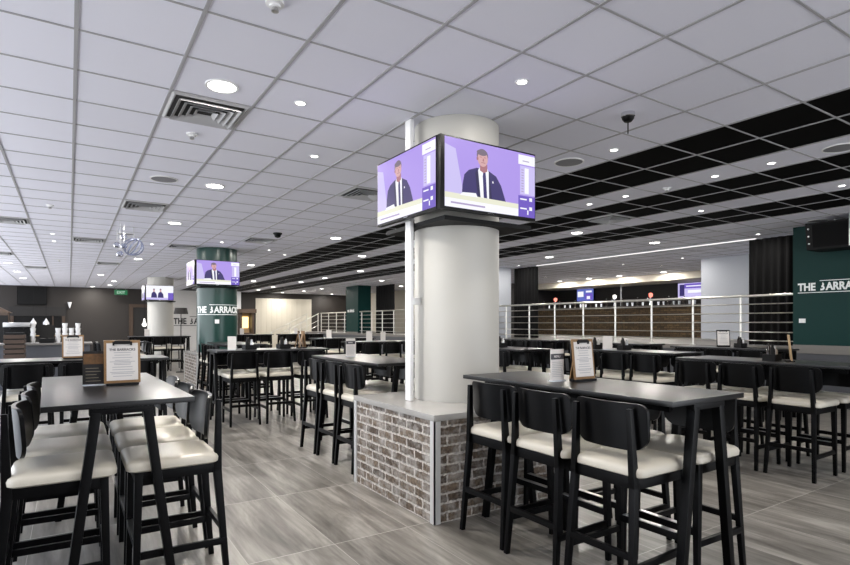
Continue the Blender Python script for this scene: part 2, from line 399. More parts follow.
# ------------------------------------------------------------------ bar stool prototype (faces +x)
def make_stool():
    r = empty('bar_stool', (0, 0, 0), 'black bar stool with cream seat', 'bar stool')
    for sy in (-1, 1):      # front legs
        m = MB(); m.bar((0.205, sy * 0.195, 0), (0.19, sy * 0.188, 0.668), 0.026, 0.030, 0.040, 0.040)
        m.build('leg', 'black_wood', r, bevel=0.003)
    for sy in (-1, 1):      # rear legs run up into the back posts
        m = MB()
        m.bar((-0.255, sy * 0.205, 0), (-0.205, sy * 0.184, 0.62), 0.027, 0.030, 0.034, 0.044)
        m.bar((-0.205, sy * 0.184, 0.615), (-0.218, sy * 0.166, 1.012), 0.034, 0.044, 0.026, 0.026)
        m.build('leg', 'black_wood', r, bevel=0.003)
    m = MB()
    m.bar((0.195, -0.19, 0.640), (0.195, 0.19, 0.640), 0.026, 0.06); m.bar((-0.195, -0.19, 0.640), (-0.195, 0.19, 0.640), 0.026, 0.06)
    for sy in (-1, 1): m.bar((-0.2, sy * 0.183, 0.640), (0.2, sy * 0.19, 0.640), 0.026, 0.06)
    m.build('seat_frame', 'black_wood', r, bevel=0.003)
    MB().loft(0.462, 0.455, 0.05, [(0.012, 0.668), (0.002, 0.676), (0.0, 0.697), (0.005, 0.712), (0.016, 0.722), (0.045, 0.729), (0.11, 0.733), (0.19, 0.735)], (0.018, 0, 0)).build('seat', 'cream', r)
    # curved back panel with well rounded lower corners
    m = MB(); n = 24; hw = 0.222; rb, rt = 0.085, 0.045
    F, B = [], []
    for i in range(n + 1):
        y = -hw + 2 * hw * (0.5 - 0.5 * math.cos(PI * i / n))
        e = hw - abs(y)
        zb = 0.792 + (rb - math.sqrt(max(0, rb * rb - (rb - e) ** 2)) if e < rb else 0)
        zt = 1.035 - (rt - math.sqrt(max(0, rt * rt - (rt - e) ** 2)) if e < rt else 0)
        if zt - zb < 0.02: zt, zb = zb + 0.09, zb
        x = -0.184 + 0.9 * y * y
        cf, cb = [], []
        for k in range(4):
            z = zb + (zt - zb) * k / 3
            xx = x - 0.08 * (z - 0.792)
            cf.append(m.bm.verts.new((xx + 0.018, y, z))); cb.append(m.bm.verts.new((xx, y, z)))
        F.append(cf); B.append(cb)
    for i in range(n):
        for k in range(3):
            m.face([F[i][k], F[i + 1][k], F[i + 1][k + 1], F[i][k + 1]]); m.face([B[i + 1][k], B[i][k], B[i][k + 1], B[i + 1][k + 1]])
        m.face([F[i][0], B[i][0], B[i + 1][0], F[i + 1][0]]); m.face([F[i][3], F[i + 1][3], B[i + 1][3], B[i][3]])
    for k in range(3):
        m.face([F[0][k], F[0][k + 1], B[0][k + 1], B[0][k]]); m.face([F[n][k + 1], F[n][k], B[n][k], B[n][k + 1]])
    m.build('backrest', 'black_panel', r)
    for sy in (-1, 1):
        MB().bar((-0.243, sy * 0.203, 0.225), (0.2, sy * 0.193, 0.225), 0.022, 0.036).build('stretcher', 'black_wood', r, bevel=0.003)
    MB().bar((-0.238, -0.2, 0.285), (-0.238, 0.2, 0.285), 0.022, 0.036).build('stretcher', 'black_wood', r, bevel=0.003)
    fr = MB().bar((0.2, -0.19, 0.29), (0.2, 0.19, 0.29), 0.03, 0.04).build('footrest', 'black_wood', r, bevel=0.003)
    p = MB().box(0.185, 0.217, -0.165, 0.165, 0.3105, 0.314).build('foot_plate', 'steel', fr); p['label'] = 'steel wear plate on the footrest'
    return r
STOOL = make_stool(); stool_used = [False]
def stool(x, y, rz, label, group=None):
    o = put(STOOL, stool_used[0], (x, y, 0), rz, label, group); stool_used[0] = True
    return o

# ------------------------------------------------------------------ high table prototype (long axis y)
TW, TL, TZ = 0.68, 1.70, 1.05
def make_table():
    r = empty('bar_table', (0, 0, 0), 'table', 'table')
    m = MB(); m.box(-TW / 2, TW / 2, -TL / 2, TL / 2, TZ - 0.028, TZ)
    for f in m.bm.faces: f.material_index = 0 if abs(f.normal.z) > 0.5 or True else 1
    m.build('table_top', ['table', 'edge'], r, bevel=0.003)
    for s in (-1, 1):
        y = s * (TL / 2 - 0.026)
        for sx in (-1, 1):
            MB().bar((sx * 0.245, y, 0), (sx * 0.115, y, TZ - 0.05), 0.042, 0.042, 0.046, 0.046, up=(0, 1, 0)).build('leg', 'black_wood', r, bevel=0.003)
        MB().box(-0.145, 0.145, y - 0.022, y + 0.022, TZ - 0.06, TZ - 0.028).build('cross_rail', 'black_wood', r, bevel=0.003)
    m = MB()
    for sx in (-1, 1): m.box(sx * 0.2 - 0.012, sx * 0.2 + 0.012, -TL / 2 + 0.1, TL / 2 - 0.1, TZ - 0.075, TZ - 0.028)
    m.build('apron_rail', 'black_wood', r)
    return r
TABLE = make_table(); table_used = [False]
def table(x, y, rz, label):
    o = put(TABLE, table_used[0], (x, y, 0), rz, label); table_used[0] = True
    return o

ENDS_Y = ('near end', 'middle', 'far end')
def set_y(x, y, name, tlabel, dx, ys_, sides=('aisle side', 'railing side'), rz=0.0, which=(1, 1), inset=0.0):
    """table with its long side along y; dx = stool origin offset from centre line"""
    t = table(x, y, rz, tlabel)
    for ch in t.children:      # far trestle set further in where a plinth is in the way
        if inset and ch.name.split('.')[0] in ('leg', 'cross_rail') and sum(v.co.y for v in ch.data.vertices) > 0: ch.location.y -= inset
    for s, side, on in ((-1, sides[0], which[0]), (1, sides[1], which[1])):
        if not on: continue
        for k, yy in enumerate(ys_):
            jx, jr = random.uniform(-0.012, 0.012), random.uniform(-0.02, 0.02)
            stool(x + s * (dx[0] if s < 0 else dx[1]) + jx, yy, (0 if s < 0 else PI) + jr,
                  'black cream-seated bar stool, %s of the %s, %s' % (ENDS_Y[k], side, name))
ENDS_X = ('aisle end', 'middle', 'railing end')
def set_x(x, y, name, tlabel, dy, xs_, sides=('near side', 'far side'), which=(1, 1)):
    table(x, y, PI / 2, tlabel)
    for s, side, on in ((-1, sides[0], which[0]), (1, sides[1], which[1])):
        if not on: continue
        for k, xx in enumerate(xs_):
            jr = random.uniform(-0.02, 0.02)
            stool(xx, y + s * dy, (PI / 2 if s < 0 else -PI / 2) + jr,
                  'black cream-seated bar stool, %s of the %s, %s' % (ENDS_X[k], side, name))

set_y(0.20, 3.92, 'black-flyer table', 'high dark table carrying a black flyer and a tan clipboard', (0.235, 0.305), (3.352, 3.87, 4.40), ('outer side', 'aisle side'), rz=0.03)
set_y(2.863, 2.44, 'table at the white column', 'high dark table beside the brick plinth of the white column', (0.288, 0.25), (1.885, 2.36, 2.83), inset=0.125)
set_y(2.85, 5.46, 'table behind the white column', 'high dark table standing behind the brick plinth, white card on it', (0.30, 0.28), (4.90, 5.38, 5.86))
set_x(2.60, 8.27, 'table before the green column', 'high dark table crosswise before the green column with tan boards', 0.30, (2.085, 2.60, 3.115))
set_x(0.12, 7.13, 'table behind the black-flyer table', 'high dark table crosswise behind the black-flyer table, clipboard on it', 0.31, (-0.36, 0.12, 0.60))
set_y(6.25, 2.84, 'table before the green wall', 'high dark table in front of the green lettered wall', (0.34, 0.28), (2.41, 2.90, 3.37))
set_y(6.95, 5.00, 'table between column and grey riser', 'high dark table before the grey riser, beyond the white-column table', (0.34, 0.30), (4.46, 4.94, 5.42))
set_y(9.15, 4.75, 'table by the black curtain railing', 'high dark table close to the railing, framed menu on it', (0.34, 0.30), (4.2, 4.7, 5.2))
set_y(5.97, 6.78, 'table beyond the white column', 'high dark table end-on beyond the white column, white card on it', (0.32, 0.30), (6.25, 6.75, 7.25))
set_y(9.4, 7.15, 'table under the first railing', 'high dark table under the middle of the first railing', (0.32, 0.30), (6.65, 7.15, 7.65))
set_y(9.6, 9.7, 'table near the pale-sided pillar', 'high dark table under the railing near the pale-sided pillar', (0.32, 0.30), (9.2, 9.7, 10.2))
set_x(5.90, 10.65, 'table before the railing gap', 'high dark table crosswise midway along the raised railing', 0.30, (5.4, 5.9, 6.4))
set_y(2.78, 11.1, 'table at the green column plinth', 'high dark table before the plinth of the green column', (0.32, 0.30), (10.55, 11.05, 11.55))
set_x(6.3, 13.6, 'second crosswise table along the railing', 'high dark table crosswise, next behind the midway one along the railing', 0.30, (5.8, 6.3, 6.8))
set_x(8.6, 12.3, 'table under the far railing', 'high dark table crosswise right under the raised railing', 0.30, (8.1, 8.6, 9.1))
set_x(5.4, 19.7, 'table before the pale panels', 'high dark table crosswise before the pale panelled far wall', 0.30, (4.9, 5.4, 5.9))
set_x(7.4, 19.7, 'table before the far stairs', 'high dark table crosswise before the far stairs', 0.30, (6.9, 7.4, 7.9))
set_x(2.35, 18.4, 'table before the white far column', 'high dark table crosswise before the smaller white column', 0.30, (1.8, 2.3, 2.8))
set_y(1.0, 13.6, 'table beside the far counter', 'high dark table beside the coffee counter', (0.32, 0.30), (13.05, 13.55, 14.05))

# ------------------------------------------------------------------ columns
def column(x, y, r, name, label, material, z0=0.0, seg=64):
    m = MB(); m.lathe([(r, z0), (r, CEIL - 0.001)], (x, y, 0), seg)
    return tag(m.build(name, material), label, 'column')
CXY = [(2.924, 3.908), (2.927, 13.27), (2.93, 22.65)]
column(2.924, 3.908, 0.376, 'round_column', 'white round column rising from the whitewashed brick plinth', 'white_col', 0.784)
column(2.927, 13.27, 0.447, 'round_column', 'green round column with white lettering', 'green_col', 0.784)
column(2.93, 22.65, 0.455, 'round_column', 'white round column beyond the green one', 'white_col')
tag(MB().box(2.425, 2.46, 3.89, 3.97, 0.786, CEIL - 0.006).box(2.46, 2.55, 3.92, 3.95, 1.6, 1.66).box(2.46, 2.55, 3.92, 3.95, 2.9, 2.96).build('cable_trunking', 'white_plastic', bevel=0.004),
    'white vertical cable trunking running up beside the white column', 'trunking')

def plinth(x0, x1, y0, y1, h, label, name='brick_plinth'):
    r = empty(name, ((x0 + x1) / 2, (y0 + y1) / 2, 0), label, 'plinth')
    ox, oy = r.location.x, r.location.y
    a, b, e, g = x0 - ox, x1 - ox, y0 - oy, y1 - oy
    m = MB(); z1 = h - 0.045
    for p, q in (((a, e), (b, e)), ((b, e), (b, g)), ((b, g), (a, g)), ((a, g), (a, e))):
        L_ = math.hypot(q[0] - p[0], q[1] - p[1])
        m.quad([(p[0], p[1], 0), (q[0], q[1], 0), (q[0], q[1], z1), (p[0], p[1], z1)], 0, [(0, 0), (L_, 0), (L_, z1), (0, z1)])
    m.build('brick_facing', 'brick', r)
    MB().box(a - 0.012, b + 0.012, e - 0.012, g + 0.012, z1, h).build('slab_top', 'slab', r, bevel=0.003)
    for px, py, sx, sy in ((a, e, -1, -1), (b, e, 1, -1), (b, g, 1, 1), (a, g, -1, 1)):
        m = MB(); w, t = 0.045, 0.010
        m.box(min(px + sx * t, px - sx * w), max(px + sx * t, px - sx * w), min(py, py + sy * t), max(py, py + sy * t), 0, z1)
        m.box(min(px, px + sx * t), max(px, px + sx * t), min(py + sy * t, py - sy * w), max(py + sy * t, py - sy * w), 0, z1)
        m.build('corner_trim', 'alu', r)
    return r
plinth(2.205, 3.60, 3.207, 4.49, 0.783, 'whitewashed brick plinth with grey slab top round the white column')
plinth(2.36, 3.60, 12.62, 14.15, 0.783, 'pale brick plinth round the green column')

# ------------------------------------------------------------------ television pairs on the columns
def person_shapes():
    def ell(cx, cy, rx, ry, n=20): return [(cx + rx * math.cos(2 * PI * i / n), cy + ry * math.sin(2 * PI * i / n)) for i in range(n)]
    S = []
    S.append(('s_violet', [(0, 0), (1, 0), (1, 1), (0, 1)]))
    S.append(('s_lilac', [(0, 0.15), (0.20, 0.15), (0.11, 0.85), (0, 0.9)]))
    S.append(('s_navy', [(0.17, 0.12), (0.18, 0.34), (0.20, 0.50), (0.245, 0.575), (0.33, 0.63), (0.44, 0.63), (0.545, 0.55), (0.60, 0.42), (0.67, 0.12)]))
    S.append(('s_navy2', [(0.345, 0.15), (0.315, 0.55), (0.335, 0.61), (0.40, 0.15)]))
    S.append(('s_navy2', [(0.50, 0.15), (0.47, 0.60), (0.455, 0.61), (0.445, 0.15)]))
    S.append(('s_white', [(0.375, 0.15), (0.345, 0.60), (0.37, 0.66), (0.44, 0.66), (0.46, 0.60), (0.465, 0.15)]))
    S.append(('s_navy', [(0.408, 0.15), (0.395, 0.52), (0.40, 0.585), (0.425, 0.585), (0.43, 0.52), (0.445, 0.15)]))
    S.append(('s_skin2', [(0.365, 0.60), (0.365, 0.70), (0.445, 0.70), (0.445, 0.60), (0.405, 0.57)]))
    S.append(('s_hair', ell(0.392, 0.82, 0.062, 0.105)))
    S.append(('s_skin', ell(0.395, 0.775, 0.056, 0.115)))
    S.append(('s_skin2', ell(0.338, 0.77, 0.010, 0.028, 10)))
    S.append(('s_hair', ell(0.388, 0.868, 0.058, 0.045)))
    S.append(('s_skin2', [(0.362, 0.795), (0.386, 0.797), (0.386, 0.806), (0.362, 0.804)]))
    S.append(('s_skin2', [(0.408, 0.797), (0.432, 0.795), (0.432, 0.804), (0.408, 0.806)]))
    S.append(('s_skin2', [(0.393, 0.742), (0.409, 0.742), (0.405, 0.785), (0.397, 0.785)]))
    S.append(('s_skin2', [(0.376, 0.715), (0.424, 0.715), (0.418, 0.726), (0.382, 0.726)]))
    S.append(('s_white', [(0.50, 0.44), (0.515, 0.44), (0.51, 0.47), (0.50, 0.47)]))
    S.append(('s_cream', [(0, 0.04), (0.80, 0.04), (0.80, 0.19), (0, 0.21)]))
    S.append(('s_white', [(0, 0.0), (0.80, 0.0), (0.80, 0.115), (0, 0.13)]))
    S.append(('s_grey', [(0.06, 0.055), (0.42, 0.05), (0.42, 0.075), (0.06, 0.08)]))
    S.append(('s_white', [(0.15, 0.19), (0.34, 0.19), (0.32, 0.25), (0.18, 0.235)]))
    S.append(('s_side', [(0.80, 0), (1, 0), (1, 0.33), (0.80, 0.33)]))
    S.append(('s_lilac', [(0.82, 0.35), (1, 0.35), (1, 0.80), (0.82, 0.80)]))
    S.append(('s_white', [(0.80, 0.82), (1, 0.82), (1, 0.97), (0.80, 0.97)]))
    S.append(('s_grey', [(0.85, 0.87), (0.93, 0.87), (0.93, 0.885), (0.85, 0.885)]))
    S.append(('s_white', [(0.875, 0.37), (0.925, 0.37), (0.925, 0.77), (0.875, 0.77)]))
    for k in range(9): S.append(('s_grey', [(0.835, 0.39 + k * 0.042), (0.862, 0.39 + k * 0.042), (0.862, 0.405 + k * 0.042), (0.835, 0.405 + k * 0.042)]))
    for y in (0.265, 0.12):
        S.append(('s_white', [(0.82, y), (0.90, y), (0.90, y + 0.022), (0.82, y + 0.022)]))
        S.append(('s_white', [(0.93, y - 0.01), (0.965, y - 0.01), (0.965, y + 0.045), (0.93, y + 0.045)]))
    S.append(('s_white', [(0.905, 0.04), (0.92, 0.04), (0.92, 0.11), (0.905, 0.11)]))
    return S
def two_people():
    S = [('s_white', [(0, 0), (1, 0), (1, 1), (0, 1)]), ('s_side', [(0.8, 0), (1, 0), (1, .5), (.8, .5)])]
    for cx in (0.28, 0.52):
        S.append(('s_navy', [(cx - 0.1, 0.15), (cx - 0.08, 0.45), (cx - 0.03, 0.55), (cx + 0.04, 0.55), (cx + 0.1, 0.4), (cx + 0.12, 0.15)]))
        S.append(('s_skin', [(cx - 0.025, 0.55), (cx + 0.035, 0.55), (cx + 0.035, 0.72), (cx - 0.025, 0.72)]))
        S.append(('s_hair', [(cx - 0.03, 0.70), (cx + 0.04, 0.70), (cx + 0.03, 0.78), (cx - 0.02, 0.78)]))
    S.append(('s_lilac', [(0, 0), (0.8, 0), (0.8, 0.15), (0, 0.15)]))
    return S
TVW, TVH = 0.975, 0.555
def television(cx, cy, face, label, shapes, zb=2.296, group=None):
    """face 'y': screen looks to -y, left end at the corner. face 'x': looks to -x, right end at the corner (cx, cy)."""
    r = empty('television', (cx, cy, zb), label, 'television', 0 if face == 'y' else -PI / 2, group)
    off = 0.0 if face == 'y' else -TVW      # local x runs along the screen, as seen
    MB().box(off + 0.004, off + TVW - (0 if face == 'y' else 0.047), 0.0, 0.045, 0, TVH).build('casing', 'tv_case', r, bevel=0.004)
    names = []
    m = MB()
    x0, z0, w, h = off + (0.042 if face == 'y' else 0.014), 0.020, TVW - (0.052 if face == 'y' else 0.068), TVH - 0.032
    for k, (mn, poly) in enumerate(shapes):
        if mn not in names: names.append(mn)
        vs = [m.bm.verts.new((x0 + p[0] * w, -0.0012 - k * 0.00008, z0 + p[1] * h)) for p in poly]
        m.face(vs, names.index(mn))
    for f in m.bm.faces:
        f.normal_update()
        if f.normal.y > 0: f.normal_flip()
    m.build('screen', names, r)
    MB().box(off + TVW * 0.5 - 0.03, off + TVW * 0.5 + 0.03, -0.002, 0.0, 0.006, 0.014).build('logo_badge', 'chrome', r)
    MB().box(off + 0.22 if face == 'y' else off + 0.1, off + TVW - 0.1 if face == 'y' else off + TVW - 0.22, 0.045, 0.10, 0.06, TVH - 0.06).build('mount', 'dark', r)
    return r
SP, TP = person_shapes(), two_people()
for k, (x, y) in enumerate(CXY):
    cx, cy = x - 0.607, y - 0.607
    nm = ('white column above the brick plinth', 'green lettered column', 'smaller white column')[k]
    sh = TP if k == 2 else SP
    television(cx, cy, 'y', 'lit television on the front face of the %s' % nm, sh)
    television(cx, cy, 'x', 'lit television on the aisle face of the %s' % nm, sh)
    q = MB(); rr = (0.376, 0.447, 0.455)[k] + 0.004; n = 32; ring = []
    for i in range(n):
        a = 2 * PI * i / n; e = 0.46 / max(abs(math.cos(a)), abs(math.sin(a)))
        ring.append([q.bm.verts.new((x + f * math.cos(a), y + f * math.sin(a), z)) for f, z in ((rr, 2.25), (e, 2.25), (e, 2.285), (rr, 2.285))])
    for i in range(n):
        A, B = ring[i], ring[(i + 1) % n]
        for j in range(4): q.face([A[j], A[(j + 1) % 4], B[(j + 1) % 4], B[j]])
    tag(q.build('screen_bracket', 'dark'), 'black bracket tray below the televisions on the %s' % nm, 'bracket')

# lettering on the green column (wrapped round it)
lg, lw = logo_geo(0.142, 0.004)
R2 = 0.447
cang = math.atan2(-13.27, -2.927) + 0.02      # towards the room front
m = MB()
def wrap(p):
    a = cang - 1.22 + p[0] / R2
    rr = R2 + 0.002 + p[2]
    return Vector((2.927 + rr * math.cos(a), 13.27 + rr * math.sin(a), 1.685 + p[1]))
m.add(lg, wrap)
tag(m.build('column_sign', 'sign_white'), 'white THE BARRACKS lettering wrapped round the green column', 'sign')

# ------------------------------------------------------------------ green pillars, signs, curtains
def pillar(y0, y1, mats, label, white_side=False):
    m = MB(); m.box(11.0, 11.66, y0, y1, PF - 0.005, CEIL - 0.007)
    m.box(10.985, 11.66, y0, y1, PF - 0.005, PF + 0.06, 1)
    if white_side:
        m.quad([(11.0, y0 - 0.004, PF), (11.66, y0 - 0.004, PF), (11.66, y0 - 0.004, CEIL - 0.007), (11.0, y0 - 0.004, CEIL - 0.007)], 2)
    return tag(m.build('square_pillar', mats), label, 'pillar')
pillar(3.0, 4.62, ['green', 'nosing', 'white'], 'broad dark green pillar with large lettering on the platform edge')
pillar(12.75, 14.0, ['green', 'nosing', 'grey_wall'], 'pillar with pale side beyond the white column', True)
pillar(22.1, 23.35, ['green', 'nosing', 'white'], 'distant dark green pillar with small lettering between the railings')
lg, lw = logo_geo(0.128, 0.006)
m = MB(); m.add(lg, lambda p: Vector((10.998 - p[2], 4.54 - p[0], 2.02 + p[1])))
tag(m.build('wall_sign', 'sign_white'), 'white THE BARRACKS lettering on the broad green pillar', 'sign')
m = MB(); m.add(logo_geo(0.085, 0.006)[0], lambda p: Vector((10.998 - p[2], 23.2 - p[0], 1.98 + p[1])))
tag(m.build('wall_sign', 'sign_white'), 'small white THE BARRACKS lettering on the distant green pillar', 'sign')
lgb, lwb = logo_geo(0.30, 0.004)
m = MB(); m.add(lgb, lambda p: Vector((4.55 + p[0], Y1 - 0.003 - p[2], 1.42 + p[1])))
tag(m.build('wall_sign', 'sign_black'), 'black THE BARRACKS lettering on the white far wall', 'sign')
m = MB(); m.box(10.986, 10.999, 4.42, 4.52, 1.45, 1.525); m.box(10.982, 10.987, 4.45, 4.49, 1.47, 1.505)
tag(m.build('light_switch', 'white_plastic'), 'white switch plate on the broad green pillar', 'switch')
m = MB()
ca = cang - 0.02
def wrap2(p):
    a = ca + p[0] / R2; rr = R2 + p[2]
    return Vector((2.927 + rr * math.cos(a), 13.27 + rr * math.sin(a), p[1]))
m.add(([(-0.045, 1.44, 0.004), (0.045, 1.44, 0.004), (0.045, 1.53, 0.004), (-0.045, 1.53, 0.004), (-0.045, 1.44, 0.018), (0.045, 1.44, 0.018), (0.045, 1.53, 0.018), (-0.045, 1.53, 0.018)],
       [(3, 2, 1, 0), (4, 5, 6, 7), (0, 1, 5, 4), (1, 2, 6, 5), (2, 3, 7, 6), (3, 0, 4, 7)]), wrap2)
tag(m.build('wall_plate', 'white_plastic'), 'small white plate below the lettering on the green column', 'switch')

def curtain(x, y0, y1, z0, z1, label, mname='black_cloth', axis='y', folds=9.0):
    m = MB(); n = int((y1 - y0) / 0.025); A = []
    for i in range(n + 1):
        t = y0 + (y1 - y0) * i / n
        d = 0.05 * math.sin(t * folds * 2 * PI / 1.3) + 0.02 * math.sin(t * 31)
        col = []
        for k in range(5):
            z = z0 + (z1 - z0) * k / 4; dd = x + d * (1.0 - 0.4 * k / 4)
            p = (dd, t, z) if axis == 'y' else (t, dd, z)
            q = (dd + 0.012, t, z) if axis == 'y' else (t, dd + 0.012, z)
            col.append((m.bm.verts.new(p), m.bm.verts.new(q)))
        A.append(col)
    for i in range(n):
        for k in range(4):
            m.face([A[i][k][0], A[i + 1][k][0], A[i + 1][k + 1][0], A[i][k + 1][0]])
            m.face([A[i + 1][k][1], A[i][k][1], A[i][k + 1][1], A[i + 1][k + 1][1]])
        m.face([A[i][0][0], A[i][0][1], A[i + 1][0][1], A[i + 1][0][0]]); m.face([A[i][4][0], A[i + 1][4][0], A[i + 1][4][1], A[i][4][1]])
    for e in (0, n):
        for k in range(4): m.face([A[e][k][0], A[e][k + 1][0], A[e][k + 1][1], A[e][k][1]])
    return tag(m.build('curtain', mname, smooth=80), label, 'curtain')
curtain(11.78, 4.75, 5.74, PF + 0.01, CEIL - 0.02, 'black curtain drawn beside the broad green pillar')
curtain(11.78, 11.68, 12.70, PF + 0.01, CEIL - 0.02, 'black curtain drawn beside the pale-sided pillar')
curtain(11.85, 20.3, 22.0, PF + 0.01, CEIL - 0.02, 'black curtain on the near side of the distant green pillar')
curtain(11.85, 23.5, 25.2, PF + 0.01, CEIL - 0.02, 'black curtain beyond the distant green pillar')
# pale vertical panels on the far wall
m = MB()
for k in range(11): m.box(8.8 + k * 0.3 + 0.004, 8.8 + (k + 1) * 0.3 - 0.004, Y1 - 0.05, Y1 - 0.005, 0, 2.86)
tag(m.build('panelled_screen', 'cream_wall'), 'pale vertical panelling on the far wall beside the stairs', 'panelling')

# railings along the platform
def railing(y0, y1, posts, label, x=11.06):
    r = empty('railing', (x, y0, PF), label, 'railing')
    L_ = y1 - y0
    MB().tube((0, 0, 0.97), (0, L_, 0.97), 0.024, n=12).build('handrail', 'rail', r)
    for z in (0.81, 0.635, 0.46, 0.275, 0.115): MB().tube((0.0, 0, z), (0.0, L_, z), 0.010, n=8).build('rail_bar', 'rail', r)
    for p in posts:
        MB().tube((0.03, p - y0, -0.005), (0.03, p - y0, 0.96), 0.021, n=12).lathe([(0.05, -0.004), (0.05, 0.008), (0.022, 0.012)], (0.03, p - y0, 0)).build('post', 'rail', r)
    return r
railing(4.63, 12.7, [5.57 + 0.965 * k for k in range(8)], 'steel railing with five bars between broad pillar and pale-sided pillar')
railing(14.05, 22.05, [14.3 + 0.95 * k for k in range(9)], 'steel railing with five bars running up to the distant green pillar')
railing(23.4, 26.55, [23.7 + 0.95 * k for k in range(4)], 'short steel railing between the distant green pillar and the stairs')
# second barrier inside, behind the first
# stairs up to the platform at the far end
r = empty('staircase', (8.9, 27.4, 0), 'steps with steel handrails climbing to the platform by the pale panels', 'staircase')
m = MB()
for k in range(6): m.box(0.35 * k, 2.1, -0.8, 0.9, PF / 6 * k, PF / 6 * (k + 1) - 0.002)
m.build('steps', 'nosing', r)
for yy in (-0.75, 0.85):
    h = MB(); h.tube((0.05, yy, 0.95), (2.1, yy, 1.97), 0.022); h.build('handrail', 'rail', r)
    for o in (0.35, 0.6): MB().tube((0.05, yy, 0.95 - o), (2.1, yy, 1.97 - o), 0.010, n=8).build('rail_bar', 'rail', r)
    for xx in (0.1, 1.1, 2.05): MB().tube((xx, yy, PF / 6 * (int(xx / 0.35) + 1) - 0.01), (xx, yy, 0.95 + xx * 0.497), 0.02).build('post', 'rail', r)
struct('landing_floor', MB().box(11.0, X1, 26.65, 28.6, 0, PF - 0.005), 'nosing')

# ------------------------------------------------------------------ the bar on the platform
r = empty('bar_counter', (16.6, 12.55, PF), 'long bar counter with brown clad front behind the railing', 'bar counter')
m = MB(); m.quad([(0, 4.2, 0), (0, -4.2, 0), (0, -4.2, 1.0), (0, 4.2, 1.0)], 0, [(0, 0), (8.4, 0), (8.4, 1), (0, 1)]); m.box(0.004, 0.6, -4.2, 4.2, 0, 1.0, 1)
m.build('front', ['mosaic', 'dark'], r)
MB().box(-0.12, 0.66, -4.22, 4.22, 1.0, 1.05).build('counter_top', 'nosing', r, bevel=0.004)
BART = PF + 1.05
def bar_y(u, x): a, b = ray(u); return b * x / a
for k, (u, gl) in enumerate(((555.5, 'red_glow'), (614.5, 'pend_glow'), (650.5, 'red_glow'))):
    y = bar_y(u, 16.75)
    r = empty('beer_tap', (16.75, y, BART), 'chrome beer tap with %s, %s on the bar' % (('red glowing badge', 'beside the black curtain'), ('white glowing badge', 'midway'), ('red glowing badge', 'beside the pale wall'))[k], 'beer tap')
    MB().lathe([(0.0, 0), (0.07, 0), (0.05, 0.03), (0.035, 0.05), (0.035, 0.28), (0.0, 0.285)]).build('tower', 'chrome', r)
    MB().tube((-0.03, 0, 0.24), (-0.16, 0, 0.24), 0.014).tube((-0.15, 0, 0.25), (-0.15, 0, 0.17), 0.010).build('spout', 'chrome', r)
    MB().tube((-0.1, 0, 0.25), (-0.13, 0, 0.40), 0.012, 0.018).build('handle', 'dark', r)
    MB().tube((-0.02, 0, 0.36), (0.02, 0, 0.36), 0.075, n=20).build('badge', gl, r)
BOT = empty('bottle', (0, 0, 0), 'dark bottle standing on the bar', 'bottle')
MB().lathe([(0, 0), (0.036, 0), (0.037, 0.01), (0.037, 0.17), (0.014, 0.23), (0.014, 0.29), (0, 0.29)], n=12).build('glass_body', 'bottle', BOT)
MB().lathe([(0.016, 0.29), (0.016, 0.31), (0, 0.312)], n=12).build('cap', 'steel', BOT)
GLS = MB().lathe([(0, 0), (0.03, 0), (0.038, 0.14), (0.035, 0.14), (0.028, 0.012), (0, 0.012)], n=14).build('pint_glass', 'glassware'); tag(GLS, 'pint glass standing on the bar', 'glass')
bu, gu = False, False
for k in range(30):
    u = 544 + k * 5.2
    x = 16.9 + 0.16 * random.random(); y = bar_y(u, x)
    if not 8.5 < y < 16.6 or abs(u - 555) < 4 or abs(u - 614) < 4 or abs(u - 650) < 4: continue
    if k % 3:
        put(GLS, gu, (x, y, BART), 0, 'small pint glass standing in the row on the bar behind the railing', 'pint glasses on the bar'); gu = True
    else:
        put(BOT, bu, (x, y, BART), 0, 'small dark bottle standing in the row on the bar behind the railing', 'bottles on the bar'); bu = True
def wall_screen(u0, u1, v0, v1, x, label, img):
    y1, y0 = bar_y(u0, x), bar_y(u1, x)
    d = x / ray((u0 + u1) / 2)[0]
    za, zb = EYE + (VY - v1) / FPX * d, EYE + (VY - v0) / FPX * d
    r = empty('television', (x, (y0 + y1) / 2, za), label, 'television', -PI / 2)
    w, h = y1 - y0, zb - za
    MB().box(-w / 2 - 0.02, w / 2 + 0.02, 0, 0.05, -0.02, h + 0.02).build('casing', 'tv_case', r)
    m = MB(); names = []
    for k, (mn, x0, x1, z0, z1) in enumerate(img):
        if mn not in names: names.append(mn)
        m.quad([(-w / 2 + w * x0, -0.002 - k * 0.0004, h * z0), (-w / 2 + w * x1, -0.002 - k * 0.0004, h * z0), (-w / 2 + w * x1, -0.002 - k * 0.0004, h * z1), (-w / 2 + w * x0, -0.002 - k * 0.0004, h * z1)], names.index(mn))
    m.build('screen', names, r)
wall_screen(577, 593.5, 289, 301, 18.849, 'small bluish television on the dark wall behind the bar', [('s_blue', 0, 1, 0, 1), ('s_white', 0.05, 0.4, 0.35, 0.8), ('s_side', 0.5, 0.95, 0.1, 0.6), ('s_white', 0.55, 0.9, 0.7, 0.85), ('s_white', 0.6, 0.8, 0.15, 0.4)])
wall_screen(678, 712, 282.5, 297, 18.849, 'lilac television on the dark wall beside the pale wall', [('s_lilac', 0, 1, 0, 1), ('s_side', 0.2, 1, 0.62, 0.95), ('s_white', 0.25, 0.8, 0.74, 0.82), ('s_navy', 0.05, 0.2, 0.1, 0.9), ('s_white', 0.3, 0.95, 0.3, 0.5)])
